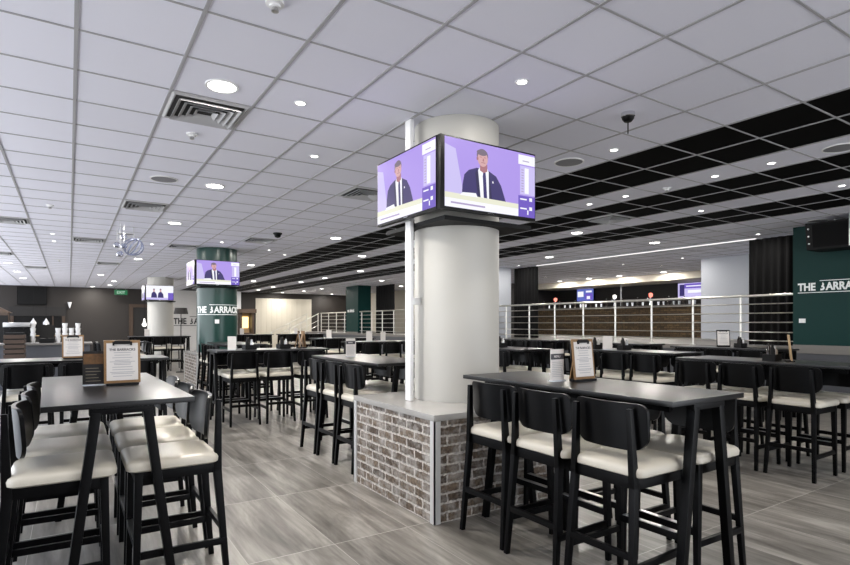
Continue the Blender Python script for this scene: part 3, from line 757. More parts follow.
tag(MB().tube((17.6, bar_y(621, 17.6), PF), (17.6, bar_y(621, 17.6), 3.0), 0.025).lathe([(0.1, 0), (0.1, 0.015), (0.025, 0.02)], (17.6, bar_y(621, 17.6), PF)).build('bar_pole', 'steel'), 'thin upright steel pole behind the bar', 'pole')

# loudspeakers hung before the broad green pillar
def loudspeaker(y0, y1, label):
    r = empty('loudspeaker', (10.35, (y0 + y1) / 2, 2.66), label, 'loudspeaker')
    h = (y1 - y0) / 2
    MB().hexa([(0.06, -h, 0), (0.55, -h, 0), (0.55, h, 0), (0.06, h, 0), (0, -h, 0.44), (0.55, -h, 0.44), (0.55, h, 0.44), (0, h, 0.44)]).build('cabinet', 'dark', r, bevel=0.008)
    MB().hexa([(0.045, -h + .03, 0.03), (0.055, -h + .03, 0.03), (0.055, h - .1, 0.03), (0.045, h - .1, 0.03), (-0.008, -h + .03, 0.41), (0.0, -h + .03, 0.41), (0.0, h - .1, 0.41), (-0.008, h - .1, 0.41)]).build('grille', 'black_cloth', r)
    for z in (0.10, 0.22, 0.34):
        MB().tube((0.05 - z * 0.13, h - 0.05, z), (0.03 - z * 0.13, h - 0.05, z), 0.012, n=14).build('bolt', 'steel', r)
    MB().tube((0.3, 0, 0.43), (0.3, 0, 0.50), 0.02).build('hanger', 'steel', r)
    return r
loudspeaker(3.55, 4.17, 'black loudspeaker cabinet hung under the ceiling, beside the pillar edge')
loudspeaker(2.90, 3.52, 'black loudspeaker cabinet hung beyond the first one')
tag(MB().tube((10.3, 3.535, 2.66), (10.3, 3.535, CEIL - 0.006), 0.014).build('hanging_rod', 'steel'), 'steel rod hanging between the two black loudspeakers', 'rod')

# ------------------------------------------------------------------ ceiling fittings
BIG = empty('downlight', (0, 0, 0), 'downlight', 'ceiling light')
MB().lathe([(0.118, 0.0), (0.118, -0.006), (0.112, -0.010), (0.098, -0.008), (0.098, -0.0025)], n=32).build('trim_ring', 'white_plastic', BIG)
MB().lathe([(0.098, -0.004), (0.0, -0.004)], n=32).build('diffuser', 'lamp', BIG)
SML = empty('spotlight', (0, 0, 0), 'spot', 'ceiling light')
MB().lathe([(0.048, 0.0), (0.048, -0.006), (0.043, -0.009), (0.034, -0.006), (0.034, -0.002)], n=24).build('trim_ring', 'white_plastic', SML)
MB().lathe([(0.034, -0.004), (0.0, -0.004)], n=24).build('lens', 'spot', SML)
big = [
 (222, 86, 'beside the large square vent'), (214.8, 185.8, 'next beyond the one beside the large square vent'),
 (174.8, 223, 'third along the row starting at the large square vent'), (138, 258.7, 'below the glass pendant cluster'),
 (251, 265, 'just beyond the televisions of the green column'), (335.8, 238, 'at the very edge of the first black band'),
 (362, 256, 'on the first white stripe between black bands'), (360.7, 271, 'on the second white stripe, beyond the white column'),
 (381.6, 280.6, 'outside the black bands above the distant railing'), (401, 286, 'close beside the white column above the railing'),
 (324.8, 278, 'far along the second white stripe'), (301, 282, 'next one far along the second white stripe'),
 (321.8, 288.7, 'far beyond the bands near the stairs'), (303.6, 291, 'above the far stairs, first of a pair'), (323.4, 295, 'above the far stairs, second of a pair'),
 (273.3, 287, 'on a white stripe before the pale panels'), (258.5, 289.8, 'last on the white stripe by the green column'), (274.7, 293.6, 'last before the pale panelled wall'),
 (253.6, 281, 'on the first white stripe next to the green column screens'),
 (576.8, 232.7, 'on the second white stripe over the railing'), (654.6, 242.6, 'over the railing outside the black bands'), (549.3, 257, 'outside the bands above the curtain'),
 (593.8, 278.9, 'over the bar above the bluish television'), (628.6, 276.6, 'over the middle of the bar'), (669.6, 272.6, 'over the bar beside the pale wall'), (565, 281.4, 'over the bar next to the curtain'),
 (8, 262.8, 'before the dark wall, first of three in a row'), (17, 271.4, 'before the dark wall, second of three in a row'), (23, 277.9, 'before the dark wall, third of three in a row'),
 (100.8, 274.7, 'before the exit sign, first of its row'), (114, 281, 'just before the exit sign'), (110, 285, 'right above the exit sign'), (92.4, 287, 'against the dark far wall beside the exit sign'),
]
lamps = []
for k, (u, v, w) in enumerate(big):
    x, y = on_ceiling(u, v)
    x, y = min(x, 16.9), min(y, Y1 - 0.9)
    o = put(BIG, k > 0, (x, y, CEIL), 0, 'added fill downlight ' + w); lamps.append((o, 1.0))
for x, y, w in ((0.1, 1.9, 'over the aisle, just out of view above the black-flyer table'), (1.6, 1.1, 'over the standing place in the aisle'), (3.1, 0.5, 'before the white-column table'), (4.3, -1.2, 'behind the standing place, towards the railing'),  # unseen downlights added to fill the dark near side
               (6.2, 1.3, 'beyond the end of the table before the green wall'), (8.4, 1.0, 'before the loudspeakers, out of view'), (-1.6, 2.6, 'over the outer tables, out of view')):
    o = put(BIG, True, (x, y, CEIL), 0, 'added fill downlight ' + w); lamps.append((o, 0.32))
small = [
 (521.9, 81.5, 'in front of the white column televisions'), (300.5, 102.9, 'next to the large square vent, one tile row away'), (314.5, 156, 'two tiles beyond the first small spot'),
 (614, 149.7, 'beside the dome camera'), (52.6, 233.6, 'first of a close pair above the dark wall'), (54, 241, 'second of a close pair above the dark wall'),
 (152, 244, 'beside the glass pendant cluster'), (221.9, 242, 'right above the green column'), (269, 250, 'beyond the black dome, first'), (284.6, 254.6, 'beyond the black dome, second'),
 (589.5, 204, 'on the first white stripe, beside the column'), (625.7, 196, 'second along the first white stripe'), (714.9, 176, 'third along the first white stripe'), (771.4, 163, 'fourth along the first white stripe'),
 (841.8, 185.5, 'at the near end of the second white stripe'), (701, 210.7, 'midway along the second white stripe'), (758, 234, 'above the black curtain by the broad green pillar'),
 (518.5, 265.5, 'above the curtain by the pale-sided pillar'), (661.5, 265.8, 'in the bar ceiling beside the large lights'), (682.5, 258, 'in the bar ceiling by the pale wall'), (623, 264.5, 'in the middle of the bar ceiling'), (545.5, 277, 'in the bar ceiling next to the black curtain'),
]
for k, (u, v, w) in enumerate(small):
    x, y = on_ceiling(u, v)
    o = put(SML, k > 0, (min(x, 17.15), y, CEIL), 0, 'small bright ceiling spot ' + w); lamps.append((o, 0.25))
# square four way air vents set into tiles
VENT = empty('air_vent', (0, 0, 0), 'vent', 'air vent')
m = MB(); m.box(-0.275, 0.275, -0.275, 0.275, -0.008, -0.0065); m.build('cavity_shade', 'vent_dark', VENT)  # dark plate stands in for the shaded recess
m = MB()
for a, b, z0, z1 in ((0.290, 0.268, -0.004, -0.016),): 
    for rot in range(4):
        mt = Matrix.Rotation(rot * PI / 2, 3, 'Z')
        p = [mt @ Vector(q) for q in ((-a, -a, -0.004), (a, -a, -0.004), (b, -b, -0.016), (-b, -b, -0.016))]
        m.quad(p); q = [mt @ Vector(q) for q in ((-b, -b, -0.016), (b, -b, -0.016), (b - .012, -b + .012, -0.008), (-b + .012, -b + .012, -0.008))]; m.quad(q)
m.build('frame', 'vent', VENT)
for n_, a in enumerate((0.235, 0.185, 0.135, 0.085)):
    m = MB(); b = a - 0.030
    for rot in range(4):
        mt = Matrix.Rotation(rot * PI / 2, 3, 'Z')
        top = [(-b, -b, -0.010), (b, -b, -0.010), (a, -a, -0.034), (-a, -a, -0.034)]
        m.quad([mt @ Vector(q) for q in top]); m.quad([mt @ Vector((q[0], q[1], q[2] - 0.003)) for q in reversed(top)])
        m.quad([mt @ Vector(q) for q in ((-a, -a, -0.034), (a, -a, -0.034), (a, -a, -0.037), (-a, -a, -0.037))])
    m.build('louvre', 'vent', VENT)
vents = [(204, 110, 'large and plain to see beside the first downlight'), (355, 193, 'half hidden beside the white column televisions'), (144.9, 205.4, 'two tiles beyond the round speaker grille'),
 (88, 239.6, 'before the glass pendant cluster'), (10, 221, 'at the outer edge above the dark wall'), (107.9, 263.5, 'on the way to the exit sign'), (36, 267, 'above the dark wall television'),
 (178, 247, 'above the televisions of the smaller white column'), (253.5, 239.6, 'beside the black dome'), (610, 222.5, 'on the second white stripe over the railing'), (4, 253, 'before the three downlights by the dark wall')]
for k, (u, v, w) in enumerate(vents):
    x, y = on_ceiling(u, v)
    i, j = math.floor((x - GX) / T), math.floor((y - GY) / T)
    put(VENT, k > 0, (GX + T * (i + .5), GY + T * (j + .5), CEIL), 0, 'square louvred air vent ' + w)
GR = empty('ceiling_speaker', (0, 0, 0), 'sp', 'ceiling speaker')
MB().lathe([(0.155, 0), (0.155, -0.007), (0.142, -0.010), (0.142, -0.004)], n=32).build('rim', 'white_plastic', GR)
MB().lathe([(0.142, -0.006), (0.07, -0.011), (0, -0.012)], n=32).build('grille', 'grille', GR)
for k, (u, v, w) in enumerate([(164, 179, 'on plain white tiles beyond the large vent'), (569, 162, 'beside the first black band by the televisions'), (841, 147.5, 'on the first white stripe near the green pillar'), (126, 234, 'above the glass pendant cluster'), (818, 220.5, 'just before the loudspeakers')]):
    x, y = on_ceiling(u, v); put(GR, k > 0, (x, y, CEIL), 0, 'round grey ceiling speaker grille ' + w)
SPR = empty('smoke_detector', (0, 0, 0), 's', 'detector')
MB().lathe([(0.05, 0), (0.05, -0.012), (0.03, -0.016), (0.03, -0.028), (0.0, -0.03)], n=20).build('base', 'white_plastic', SPR)
MB().lathe([(0.016, -0.028), (0.02, -0.05), (0.008, -0.056), (0, -0.056)], n=14).build('sensor_head', 'steel', SPR)
for k, (u, v, w) in enumerate([(275, 2.5, 'above the aisle, at the top of the view'), (192, 133.7, 'next to the large square vent'), (50, 205, 'over the outer tables'), (59, 259.6, 'before the dark far wall'), (667, 188, 'on the first white stripe between spots')]):
    x, y = on_ceiling(u, v); put(SPR, k > 0, (x, y, CEIL), 0, 'small round ceiling detector ' + w)
x, y = on_ceiling(628, 113)
r = empty('dome_camera', (x, y, CEIL), 'chrome and black dome camera with a thin stalk under the ceiling', 'camera')
MB().lathe([(0.055, 0), (0.055, -0.03), (0.05, -0.035)], n=24).build('mount_ring', 'chrome', r)
MB().lathe([(0.05, -0.03), (0.047, -0.05), (0.03, -0.072), (0, -0.08)], n=24).build('dome', 'tv_case', r)
MB().tube((0, 0, -0.075), (0, 0, -0.17), 0.005, n=8).build('stalk', 'dark', r)
x, y = on_ceiling(277.6, 233)
r = empty('dome_camera', (x, y, CEIL), 'small black dome camera on plain white tiles', 'camera')
MB().lathe([(0.085, 0), (0.085, -0.02), (0.07, -0.03)], n=20).build('mount_ring', 'dark', r)
MB().lathe([(0.07, -0.025), (0.05, -0.08), (0, -0.1)], n=20).build('dome', 'tv_case', r)

# glass pendants and wire ball
M['clear'] = mat('clear_globe', rgb(225, 230, 245), 0.05, vary=0.02, spec=0.9)
g_ = M['clear'].node_tree.nodes['Principled BSDF']; g_.inputs['Transmission Weight'].default_value = 1.0; g_.inputs['IOR'].default_value = 1.12
M['wire'] = mat('bluish_wire', rgb(120, 126, 150), 0.4, 0.6)
def globe(u, v0, s, label, d):
    x, y = ray(u)[0] * d, ray(u)[1] * d
    z = EYE + (VY - v0) / FPX * d
    r = empty('glass_pendant', (x, y, z), label, 'pendant lamp')
    MB().tube((0, 0, s), (0, 0, CEIL - 0.006 - z), 0.004, n=6).build('cord', 'steel', r)
    n = 10
    MB().lathe([(s * math.sin(PI * k / n), s * math.cos(PI * k / n)) for k in range(n + 1)], n=18).build('globe', 'clear', r)
for u, v, w, d in ((124, 237, 'the topmost', 10.05), (117, 245, 'the one hanging outermost', 9.7), (124, 246, 'the middle one', 9.35), (120, 254, 'the lowest', 9.0)):
    globe(u, v, 0.055, 'clear glass globe pendant, %s of the cluster' % w, d)
x, y = ray(133.5)[0] * 9.7, ray(133.5)[1] * 9.7; z = EYE + (VY - 247) / FPX * 9.7
r = empty('wire_ball', (x, y, z), 'bluish wire ball hanging beside the glass pendants', 'ornament')
m = MB()
for k in range(5):
    mt = Matrix.Rotation(PI * k / 5, 3, 'Z') @ Matrix.Rotation(0.5, 3, 'X')
    pts = [mt @ Vector((0.16 * math.cos(2 * PI * i / 20), 0, 0.16 * math.sin(2 * PI * i / 20))) for i in range(20)]
    for i in range(20): m.tube(pts[i], pts[(i + 1) % 20], 0.010, n=5, caps=False)
m.build('wire_frame', 'wire', r)
MB().tube((0, 0, 0.16), (0, 0, CEIL - 0.006 - z), 0.004, n=6).build('cord', 'steel', r)

# ------------------------------------------------------------------ things on the tables
def clipboard(x, y, rz, label, title=True, strut=True, w=0.205, h=0.27, back='board'):
    r = empty('menu_clipboard', (x, y, TZ), label, 'menu', rz)
    tilt = 0.10
    def lean(mb, name, mats, bevel=0.0):
        for v in mb.bm.verts:
            z = v.co.z; v.co.y += z * tilt
        return mb.build(name, mats, r, bevel=bevel)
    lean(MB().box(-w / 2, w / 2, 0, 0.010, 0.012, 0.012 + h), 'board', back, 0.003)
    m = MB(); m.box(-w / 2 + 0.014, w / 2 - 0.014, -0.0014, -0.0004, 0.03, h - 0.006, 0)
    if title:
        g = text_geo('THE BARRACKS', 0.021, 0.0006); a, b = span(g)
        m.add(g, Matrix.Translation((-(a + b) / 2, -0.002, h * 0.80)) @ Matrix.Rotation(PI / 2, 4, 'X'), 1)
        zz = h * 0.75
        random.seed(3)
        while zz > 0.05:
            ww = random.uniform(0.08, 0.15); 
            m.quad([(-ww / 2, -0.002, zz), (ww / 2, -0.002, zz), (ww / 2, -0.002, zz + 0.0035), (-ww / 2, -0.002, zz + 0.0035)], 2)
            zz -= random.choice((0.009, 0.009, 0.016))
    lean(m, 'paper', ['paper', 'ink', 'ink_pale'])
    m = MB(); m.box(-0.055, 0.055, -0.010, 0.0, h - 0.012, h + 0.004); m.tube((-0.045, -0.006, h + 0.006), (0.045, -0.006, h + 0.006), 0.005, n=8); m.box(-0.055, -0.045, -0.012, 0, h - 0.02, h + 0.004); m.box(0.045, 0.055, -0.012, 0, h - 0.02, h + 0.004)
    lean(m, 'clip', 'dark')
    MB().box(-w / 2 + 0.012, w / 2 - 0.012, -0.02, 0.06, 0, 0.014).build('foot', 'dark', r, bevel=0.002)
    if not strut: return r
    m = MB(); m.bar((0, 0.012 + h * tilt * 0.9, h * 0.85), (0, 0.085, 0.006), 0.12, 0.008, up=(0, 1, 0)); m.build('back_strut', back, r)
    return r
def card(x, y, rz, label, w=0.105, h=0.215, style='white'):
    r = empty('table_card', (x, y, TZ), label, 'menu card', rz)
    MB().box(-w / 2, w / 2, -0.025, 0.025, 0, 0.006).build('stand', 'acrylic', r)
    m = MB()
    if style == 'white':
        m.box(-w / 2, w / 2, -0.002, 0.002, 0.006, h, 0)
        m.quad([(-w / 2, -0.003, h * 0.68), (w / 2, -0.003, h * 0.68), (w / 2, -0.003, h * 0.86), (-w / 2, -0.003, h * 0.86)], 1)
        m.add(text_geo('MENU', 0.022, 0.0004), Matrix.Translation((-0.033, -0.0036, h * 0.74)) @ Matrix.Rotation(PI / 2, 4, 'X'), 0)
        for k in range(9): m.quad([(-w * .4, -0.003, 0.03 + k * 0.012), (w * (.4 - .05 * (k % 3)), -0.003, 0.03 + k * 0.012), (w * (.4 - .05 * (k % 3)), -0.003, 0.033 + k * 0.012), (-w * .4, -0.003, 0.033 + k * 0.012)], 2)
        m.build('card', ['paper', 'ink', 'ink_pale'], r)
    elif style == 'black':
        m.box(-w / 2, w / 2, -0.002, 0.002, 0.006, h, 0)
        m.quad([(-w * .46, -0.003, h * 0.62), (w * .46, -0.003, h * 0.62), (w * .46, -0.003, h * 0.92), (-w * .46, -0.003, h * 0.92)], 1)
        for k in range(5): m.quad([(-w * .36, -0.003, 0.025 + k * 0.02), (w * (.34 - .1 * (k % 3)), -0.003, 0.025 + k * 0.02), (w * (.34 - .1 * (k % 3)), -0.003, 0.029 + k * 0.02), (-w * .36, -0.003, 0.029 + k * 0.02)], 2)
        m.build('card', ['flyer', 'photo_food', 'flyer_text'], r)
    else:
        m.box(-w / 2, w / 2, -0.002, 0.002, 0.006, h, 0).build('card', 'paper', r)
    return r
def caddy(x, y, rz, label):
    r = empty('condiment_caddy', (x, y, TZ), label, 'condiment caddy', rz)
    m = MB(); m.box(-0.09, 0.09, -0.06, 0.06, 0, 0.008); 
    for a, b, c_, d in ((-0.09, -0.084, -.06, .06), (0.084, 0.09, -.06, .06), (-.09, .09, -.06, -.054), (-.09, .09, .054, .06)): m.box(a, b, c_, d, 0.008, 0.07)
    m.build('tray', 'dark', r)
    for px, py, hh, mn in ((-0.045, -0.02, 0.17, 'dark'), (0.03, -0.02, 0.15, 'steel'), (0.0, 0.03, 0.18, 'bottle'), (0.055, 0.025, 0.13, 'paper')):
        MB().lathe([(0, 0.009), (0.024, 0.009), (0.024, hh * 0.7), (0.012, hh * 0.85), (0.012, hh), (0, hh)], (px, py, 0), 14).build('condiment_bottle' if mn != 'paper' else 'napkin_roll', mn, r)
    return r
clipboard(0.285, 3.90, 0.02, 'tan menu clipboard beside the black flyer')
card(0.128, 3.98, -0.05, 'narrow black flyer with food picture beside the tan clipboard', 0.118, 0.215, 'black')
clipboard(2.95, 2.49, 0.0, 'tan menu clipboard on the table beside the white column')
card(2.785, 2.59, 0.0, 'white card with a black band on the white-column table', 0.125, 0.215)
clipboard(0.035, 7.05, 0.05, 'tan menu clipboard on the crosswise table behind the black-flyer table', h=0.25)
card(2.02, 8.2, -0.25, 'leaning white card on the table before the green column', 0.12, 0.2, 'plain')
caddy(2.28, 8.22, 0.2, 'dark condiment caddy beside the leaning white card')
caddy(2.80, 8.2, 0.2, 'dark condiment caddy beside the side-turned tan boards')
clipboard(3.08, 8.22, 1.15, 'first side-turned tan clipboard on the table before the green column', h=0.26)
clipboard(3.22, 8.40, 1.45, 'second side-turned tan clipboard, behind the first', h=0.26)
card(2.78, 5.78, 0.1, 'white card with black band on the table behind the white column', 0.125, 0.215)
card(2.90, 5.98, 0.1, 'plain white card standing behind the banded one', 0.10, 0.16, 'plain')
clipboard(6.22, 2.62, 0.46, 'pale side-turned clipboard on the table before the green wall', h=0.26, back='pale_wood', strut=False)
caddy(6.20, 2.80, 0.1, 'dark condiment caddy on the table before the green wall')
clipboard(9.12, 4.85, -0.8, 'dark framed menu on the table close to the railing', h=0.27, back='dark')
caddy(9.2, 4.62, 0.0, 'dark condiment caddy beside the dark framed menu')
card(5.92, 7.0, -0.4, 'plain white card on the end-on table beyond the white column', 0.12, 0.17, 'plain')
caddy(6.0, 6.8, 0.0, 'dark condiment caddy on the end-on table beyond the white column')
card(6.83, 5.35, -0.5, 'plain white card on the table before the grey riser', 0.15, 0.20, 'plain')
caddy(6.95, 5.15, 0.0, 'dark condiment caddy on the table before the grey riser')
caddy(6.78, 5.52, 0.0, 'second caddy behind the plain white card before the grey riser')
card(5.55, 10.6, -0.1, 'plain white card on the crosswise table midway along the railing', 0.14, 0.22, 'plain')
card(5.95, 10.7, -0.1, 'second plain white card on the midway crosswise table', 0.12, 0.2, 'plain')
card(5.9, 13.6, -0.1, 'plain white card on the second crosswise table along the railing', 0.14, 0.22, 'plain')
card(8.6, 12.3, -0.3, 'plain white card on the crosswise table under the railing', 0.14, 0.22, 'plain')
card(5.2, 19.7, -0.1, 'tiny white card on the table before the pale panels', 0.14, 0.22, 'plain')
card(7.2, 19.7, -0.1, 'tiny white card on the table before the far stairs', 0.14, 0.22, 'plain')
card(2.0, 18.4, 0.1, 'tiny white card on the table before the smaller white column', 0.14, 0.22, 'plain')

# ------------------------------------------------------------------ far end furnishings
# serving hatch in the brown wall
def at_y(u, y): a, b = ray(u); return a * y / b
def zz(u, v, y): return EYE + (VY - v) / FPX * (y / ray(u)[1])
yy = Y1 - 0.01
xa, xb = at_y(12, yy), at_y(63.5, yy)
r = empty('serving_hatch', ((xa + xb) / 2, yy, 0), 'dark serving hatch with timber frame in the brown wall', 'serving hatch')
w = (xb - xa) / 2; zt = zz(38, 316, yy)
MB().box(-w, w, -0.02, 0.0, 0.9, zt).build('opening', 'dark', r)
MB().box(-w - .1, w + .1, -0.08, 0, zt, zt + 0.42).build('lintel', 'dark_wall', r)
for s in (-1, 1): MB().box(s * w - 0.06, s * w + 0.06, -0.08, 0, 0, zt).build('jamb', 'wood_brown', r)
MB().box(w * 0.55, w * 0.6, -0.06, 0, 0.9, zt).build('mullion', 'wood_brown', r)
MB().box(-w - .1, w + .1, -0.25, 0, 0.86, 0.9).build('sill', 'pale_wood', r)
for u, wd in ((33.3, 'first'), (46.2, 'second')):
    x = at_y(u, 29.9); z = zz(u, 324.5, 29.9)
    p = empty('pendant_lamp', (x, 29.9, z), 'white pendant lamp hanging in the hatch, %s from the wooden cabinet' % wd, 'pendant lamp')
    MB().tube((0, 0, 0.3), (0, 0, CEIL - 0.006 - z), 0.008, n=6).build('cord', 'dark', p)
    MB().lathe([(0.12, 0.0), (0.12, 0.09), (0.05, 0.2), (0.0, 0.30)], n=18).build('lamp_shade', 'white', p)
    MB().lathe([(0.0, -0.02), (0.06, 0.0), (0.08, 0.05), (0, 0.06)], n=14).build('bulb', 'pend_glow', p)
xa, xb = at_y(17, Y1 - .08), at_y(47, Y1 - .08)
r = empty('television', ((xa + xb) / 2, Y1 - 0.08, zz(32, 305, Y1)), 'switched-off black television high on the brown wall', 'television')
h = zz(32, 287, Y1) - zz(32, 305, Y1); w = (xb - xa) / 2
MB().box(-w, w, 0, 0.06, 0, h).build('casing', 'tv_case', r, bevel=0.008)
MB().box(-w + .03, w - .03, -0.003, 0, 0.04, h - .03).build('screen', 'dark', r)
# dark gabled wooden cabinet at the edge
xb = at_y(8.5, 26.0)
r = empty('wooden_cabinet', (xb - 1.1, 26.0, 0), 'dark gabled wooden cabinet by the brown wall', 'cabinet')
MB().box(-1.1, 1.1, 0, 0.5, 0, 1.85).build('body', 'wood_brown', r)
m = MB(); m.hexa([(-1.2, -0.05, 1.85), (1.2, -0.05, 1.85), (1.2, 0.55, 1.85), (-1.2, 0.55, 1.85), (-0.05, -0.05, 2.5), (0.05, -0.05, 2.5), (0.05, 0.55, 2.5), (-0.05, 0.55, 2.5)]); m.build('gable_roof', 'wood_brown', r)
for x in (-0.75, 0.0, 0.75): MB().box(x - 0.34, x + 0.34, -0.02, 0, 0.1, 1.75).build('door', 'dark', r)
# door in the brown wall
xa, xb = at_y(131, Y1 - .02), at_y(158, Y1 - .02); zt = zz(140, 307.5, Y1)
r = empty('doorway_frame', ((xa + xb) / 2, Y1 - 0.005, 0), 'brown framed dark doorway behind the smaller white column', 'door')
w = (xb - xa) / 2
MB().box(-w, w, -0.015, 0, 0, zt).build('dark_opening', 'dark_wall', r)  # dark sheet stands in for the unlit doorway
for s in (-1, 1): MB().box(s * w - 0.09, s * w + 0.09, -0.08, 0, 0, zt).build('jamb', 'wood_brown', r)
MB().box(-w - .09, w + .09, -0.08, 0, zt, zt + 0.16).build('lintel', 'wood_brown', r)
x = at_y(144.3, 29.6); z = zz(144.3, 327, 29.6)
p = empty('pendant_lamp', (x, 29.6, z), 'teardrop pendant lamp lit before the dark doorway', 'pendant lamp')
MB().tube((0, 0, 0.4), (0, 0, CEIL - 0.006 - z), 0.008, n=6).build('cord', 'dark', p)
MB().lathe([(0, 0), (0.09, 0.05), (0.11, 0.13), (0.05, 0.24), (0.03, 0.42), (0, 0.42)], n=16).build('lamp_shade', 'pend_glow', p)
# small wall sconce on the dark wall
x = at_y(69.7, Y1); z = zz(69.7, 306, Y1)
r = empty('wall_sconce', (x, Y1 - 0.01, z), 'small pale sconce on the brown wall above the counter', 'wall lamp')
MB().lathe([(0.02, -0.1), (0.09, 0.18), (0.06, 0.18), (0, -0.08)], (0, -0.1, 0), 14).build('cup', 'white', r)
MB().box(-0.03, 0.03, -0.1, 0, -0.06, 0.0).build('arm', 'steel', r)
# exit sign
xs_, z = at_y(121, 29.2), zz(121, 294.8, 29.2)
r = empty('exit_sign', (xs_, 29.2, z), 'green lit exit sign hanging before the brown wall', 'exit sign')
MB().box(-0.27, 0.27, 0, 0.05, 0, 0.23).build('panel', 'exit', r)
m = MB(); g = text_geo('EXIT', 0.17, 0.004); a, b = span(g); m.add(g, Matrix.Translation((-(a + b) / 2, -0.004, 0.055)) @ Matrix.Rotation(PI / 2, 4, 'X')); m.build('lettering', 'exit_w', r)
for s in (-0.2, 0.2): MB().tube((s, 0.025, 0.23), (s, 0.025, CEIL - 0.006 - z), 0.006, n=6).build('hanger', 'steel', r)
# white pilaster and wooden hut beyond the green column
xa, xb = at_y(236.5, 29.8), at_y(241, 29.8)
tag(MB().box(xa, xb, 29.8, 30.0, 0, CEIL - 0.007).build('white_pilaster', 'white'), 'slim white post just beyond the green column', 'post')
xa, xb = at_y(241, 29.0), at_y(253, 29.0)
r = empty('wooden_hut', ((xa + xb) / 2, 29.0, 0), 'warm lit wooden booth beyond the green column', 'booth')
w = (xb - xa) / 2
MB().box(-w, w, 0.5, 0.55, 0, 2.0).build('back_panel', 'pale_wood', r)
for s in (-1, 1): MB().box(s * w - 0.05, s * w + 0.05, -0.05, 0.5, 0, 2.0).build('side_post', 'wood_brown', r)
MB().box(-w - .15, w + .15, -0.15, 0.6, 2.0, 2.2).build('canopy', 'wood_brown', r)
MB().box(-w, w, -0.1, 0.4, 0, 0.95).build('counter', 'wood_brown', r)
MB().box(-w + .12, w - .12, 0.46, 0.5, 1.2, 1.8).build('lit_panel', 'warm_glow', r)
# floor lamp
r = empty('floor_lamp', (2.78, 17.25, 0), 'black floor lamp with drum shade beside the smaller white column', 'floor lamp')
MB().lathe([(0, 0), (0.14, 0), (0.14, 0.02), (0.02, 0.03)], n=20).build('base', 'dark', r)
MB().tube((0, 0, 0.02), (0, 0, 1.72), 0.012, n=10).build('pole', 'dark', r)
MB().lathe([(0.20, 1.72), (0.165, 1.9), (0.160, 1.9), (0.195, 1.72)], n=28).build('lamp_shade', 'shade', r)
# coffee counter behind the tables
r = empty('coffee_counter', (-0.55, 14.6, 0), 'long pale-topped coffee counter beyond the crosswise table', 'counter')
MB().box(-1.2, 0.95, 0, 0.7, 0, 0.96).build('body', 'riser', r)
MB().box(-1.25, 1.0, -0.05, 0.75, 0.96, 1.0).build('counter_top', 'nosing', r, bevel=0.004)
def top_at(u): return (at_y(u, 14.9), 14.9, 1.0)
r = empty('coffee_machine', top_at(17), 'grey coffee machine standing on the counter', 'coffee machine')
MB().box(-0.24, 0.24, -0.15, 0.15, 0.02, 0.16).box(-0.24, 0.24, 0.0, 0.15, 0.16, 0.40).build('body', 'dark', r, bevel=0.01)
MB().box(-0.24, 0.24, -0.15, 0.15, 0.36, 0.46).build('head', 'steel', r, bevel=0.01)
for s in (-0.12, 0.12): MB().tube((s, -0.16, 0.33), (s, -0.28, 0.33), 0.015).build('handle', 'dark', r)
CUP = MB().lathe([(0, 0), (0.04, 0), (0.055, 0.11), (0.051, 0.11), (0.037, 0.008), (0, 0.008)], n=16).build('paper_cup', 'white_plastic'); tag(CUP, 'cup', 'cup')
n = 0
for st, (u, cnt) in enumerate(((33, 4), (58, 3), (65, 4), (71.5, 3), (78, 4))):
    for k in range(cnt):
        X, Y, Z = top_at(u)
        put(CUP, n > 0, (X, Y, Z + 0.112 * k), 0, 'white paper cup, %s in the %s on the coffee counter' % (('lowest', 'second', 'third', 'topmost')[k], ('stack beside the coffee machine', 'first stack of the cluster', 'second stack of the cluster', 'third stack of the cluster', 'last stack of the cluster')[st])); n += 1
r = empty('till', top_at(47), 'dark till with tilted screen on the counter', 'till')
MB().box(-0.14, 0.14, -0.16, 0.16, 0, 0.1).build('base', 'dark', r, bevel=0.006)
MB().hexa([(-0.14, -0.1, 0.12), (0.14, -0.1, 0.12), (0.14, -0.06, 0.12), (-0.14, -0.06, 0.12), (-0.14, 0.02, 0.40), (0.14, 0.02, 0.40), (0.14, 0.06, 0.40), (-0.14, 0.06, 0.40)]).build('display', 'tv_case', r)
MB().tube((0, 0.02, 0.1), (0, 0.02, 0.3), 0.03).build('stem', 'dark', r)
r = empty('wooden_crate_stack', (at_y(15, 13.9), 13.9, 0), 'tall brown slatted crate at the end of the counter', 'crate')
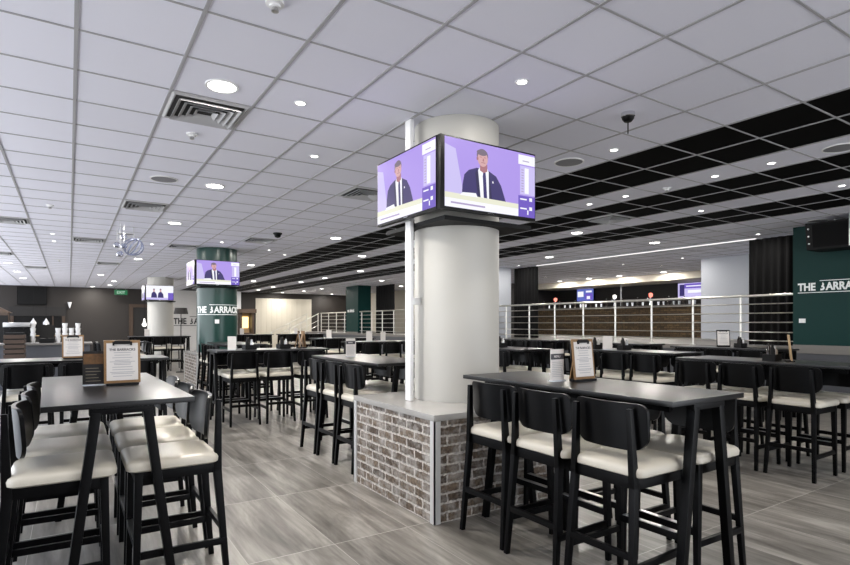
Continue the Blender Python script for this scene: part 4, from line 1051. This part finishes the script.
m = MB(); m.box(-0.16, 0.16, -0.14, 0.14, 0, 1.25, 1)
for k in range(12): m.box(-0.18, 0.18, -0.16, 0.16, 0.03 + k * 0.1, 0.105 + k * 0.1, 0)
m.build('slats', ['wood_brown', 'dark'], r)

# ------------------------------------------------------------------ light
for o, p in lamps:
    ld = bpy.data.lights.new('downlight_lamp', 'AREA'); ld.shape = 'DISK'; ld.size = 0.19
    ld.energy = 46.0 * p; ld.color = (1.0, 0.95, 0.88)
    lo = bpy.data.objects.new('downlight_lamp', ld); COL.objects.link(lo)
    lo.parent = o; lo.location = (0, 0, -0.012)
W = bpy.data.worlds.new('daylight'); bpy.context.scene.world = W; W.use_nodes = True
nt = W.node_tree; bg = nt.nodes['Background']; bg.inputs[1].default_value = 4.1
tc = nt.nodes.new('ShaderNodeTexCoord'); sp = nt.nodes.new('ShaderNodeSeparateXYZ'); nt.links.new(tc.outputs['Generated'], sp.inputs[0])
cr = nt.nodes.new('ShaderNodeValToRGB'); nt.links.new(sp.outputs['Z'], cr.inputs[0])      # bright lower half added to lift the ceiling, pale sky above
cr.color_ramp.elements[0].position = 0.0; cr.color_ramp.elements[0].color = (0.95, 0.97, 1.0, 1)
cr.color_ramp.elements[1].position = 0.5; cr.color_ramp.elements[1].color = (0.55, 0.68, 0.9, 1)
nt.links.new(cr.outputs[0], bg.inputs[0])

# ------------------------------------------------------------------ camera
cd = bpy.data.cameras.new('camera'); cam = bpy.data.objects.new('camera', cd); COL.objects.link(cam)
cam.location = (0, 0, EYE); cam.rotation_euler = (PI / 2, 0, -TH)
cd.sensor_fit = 'HORIZONTAL'; cd.sensor_width = 36.0; cd.lens = 36.0 * FPX / 850.0
cd.shift_x = (425 - CX) / 850.0; cd.shift_y = (VY - 282.5) / 850.0
cd.clip_start = 0.05; cd.clip_end = 200
sc = bpy.context.scene; sc.camera = cam
sc.view_settings.view_transform = 'Standard'; sc.view_settings.look = 'None'
sc.view_settings.gamma = 1.0; sc.view_settings.use_curve_mapping = False
sc.view_settings.exposure = 0.22
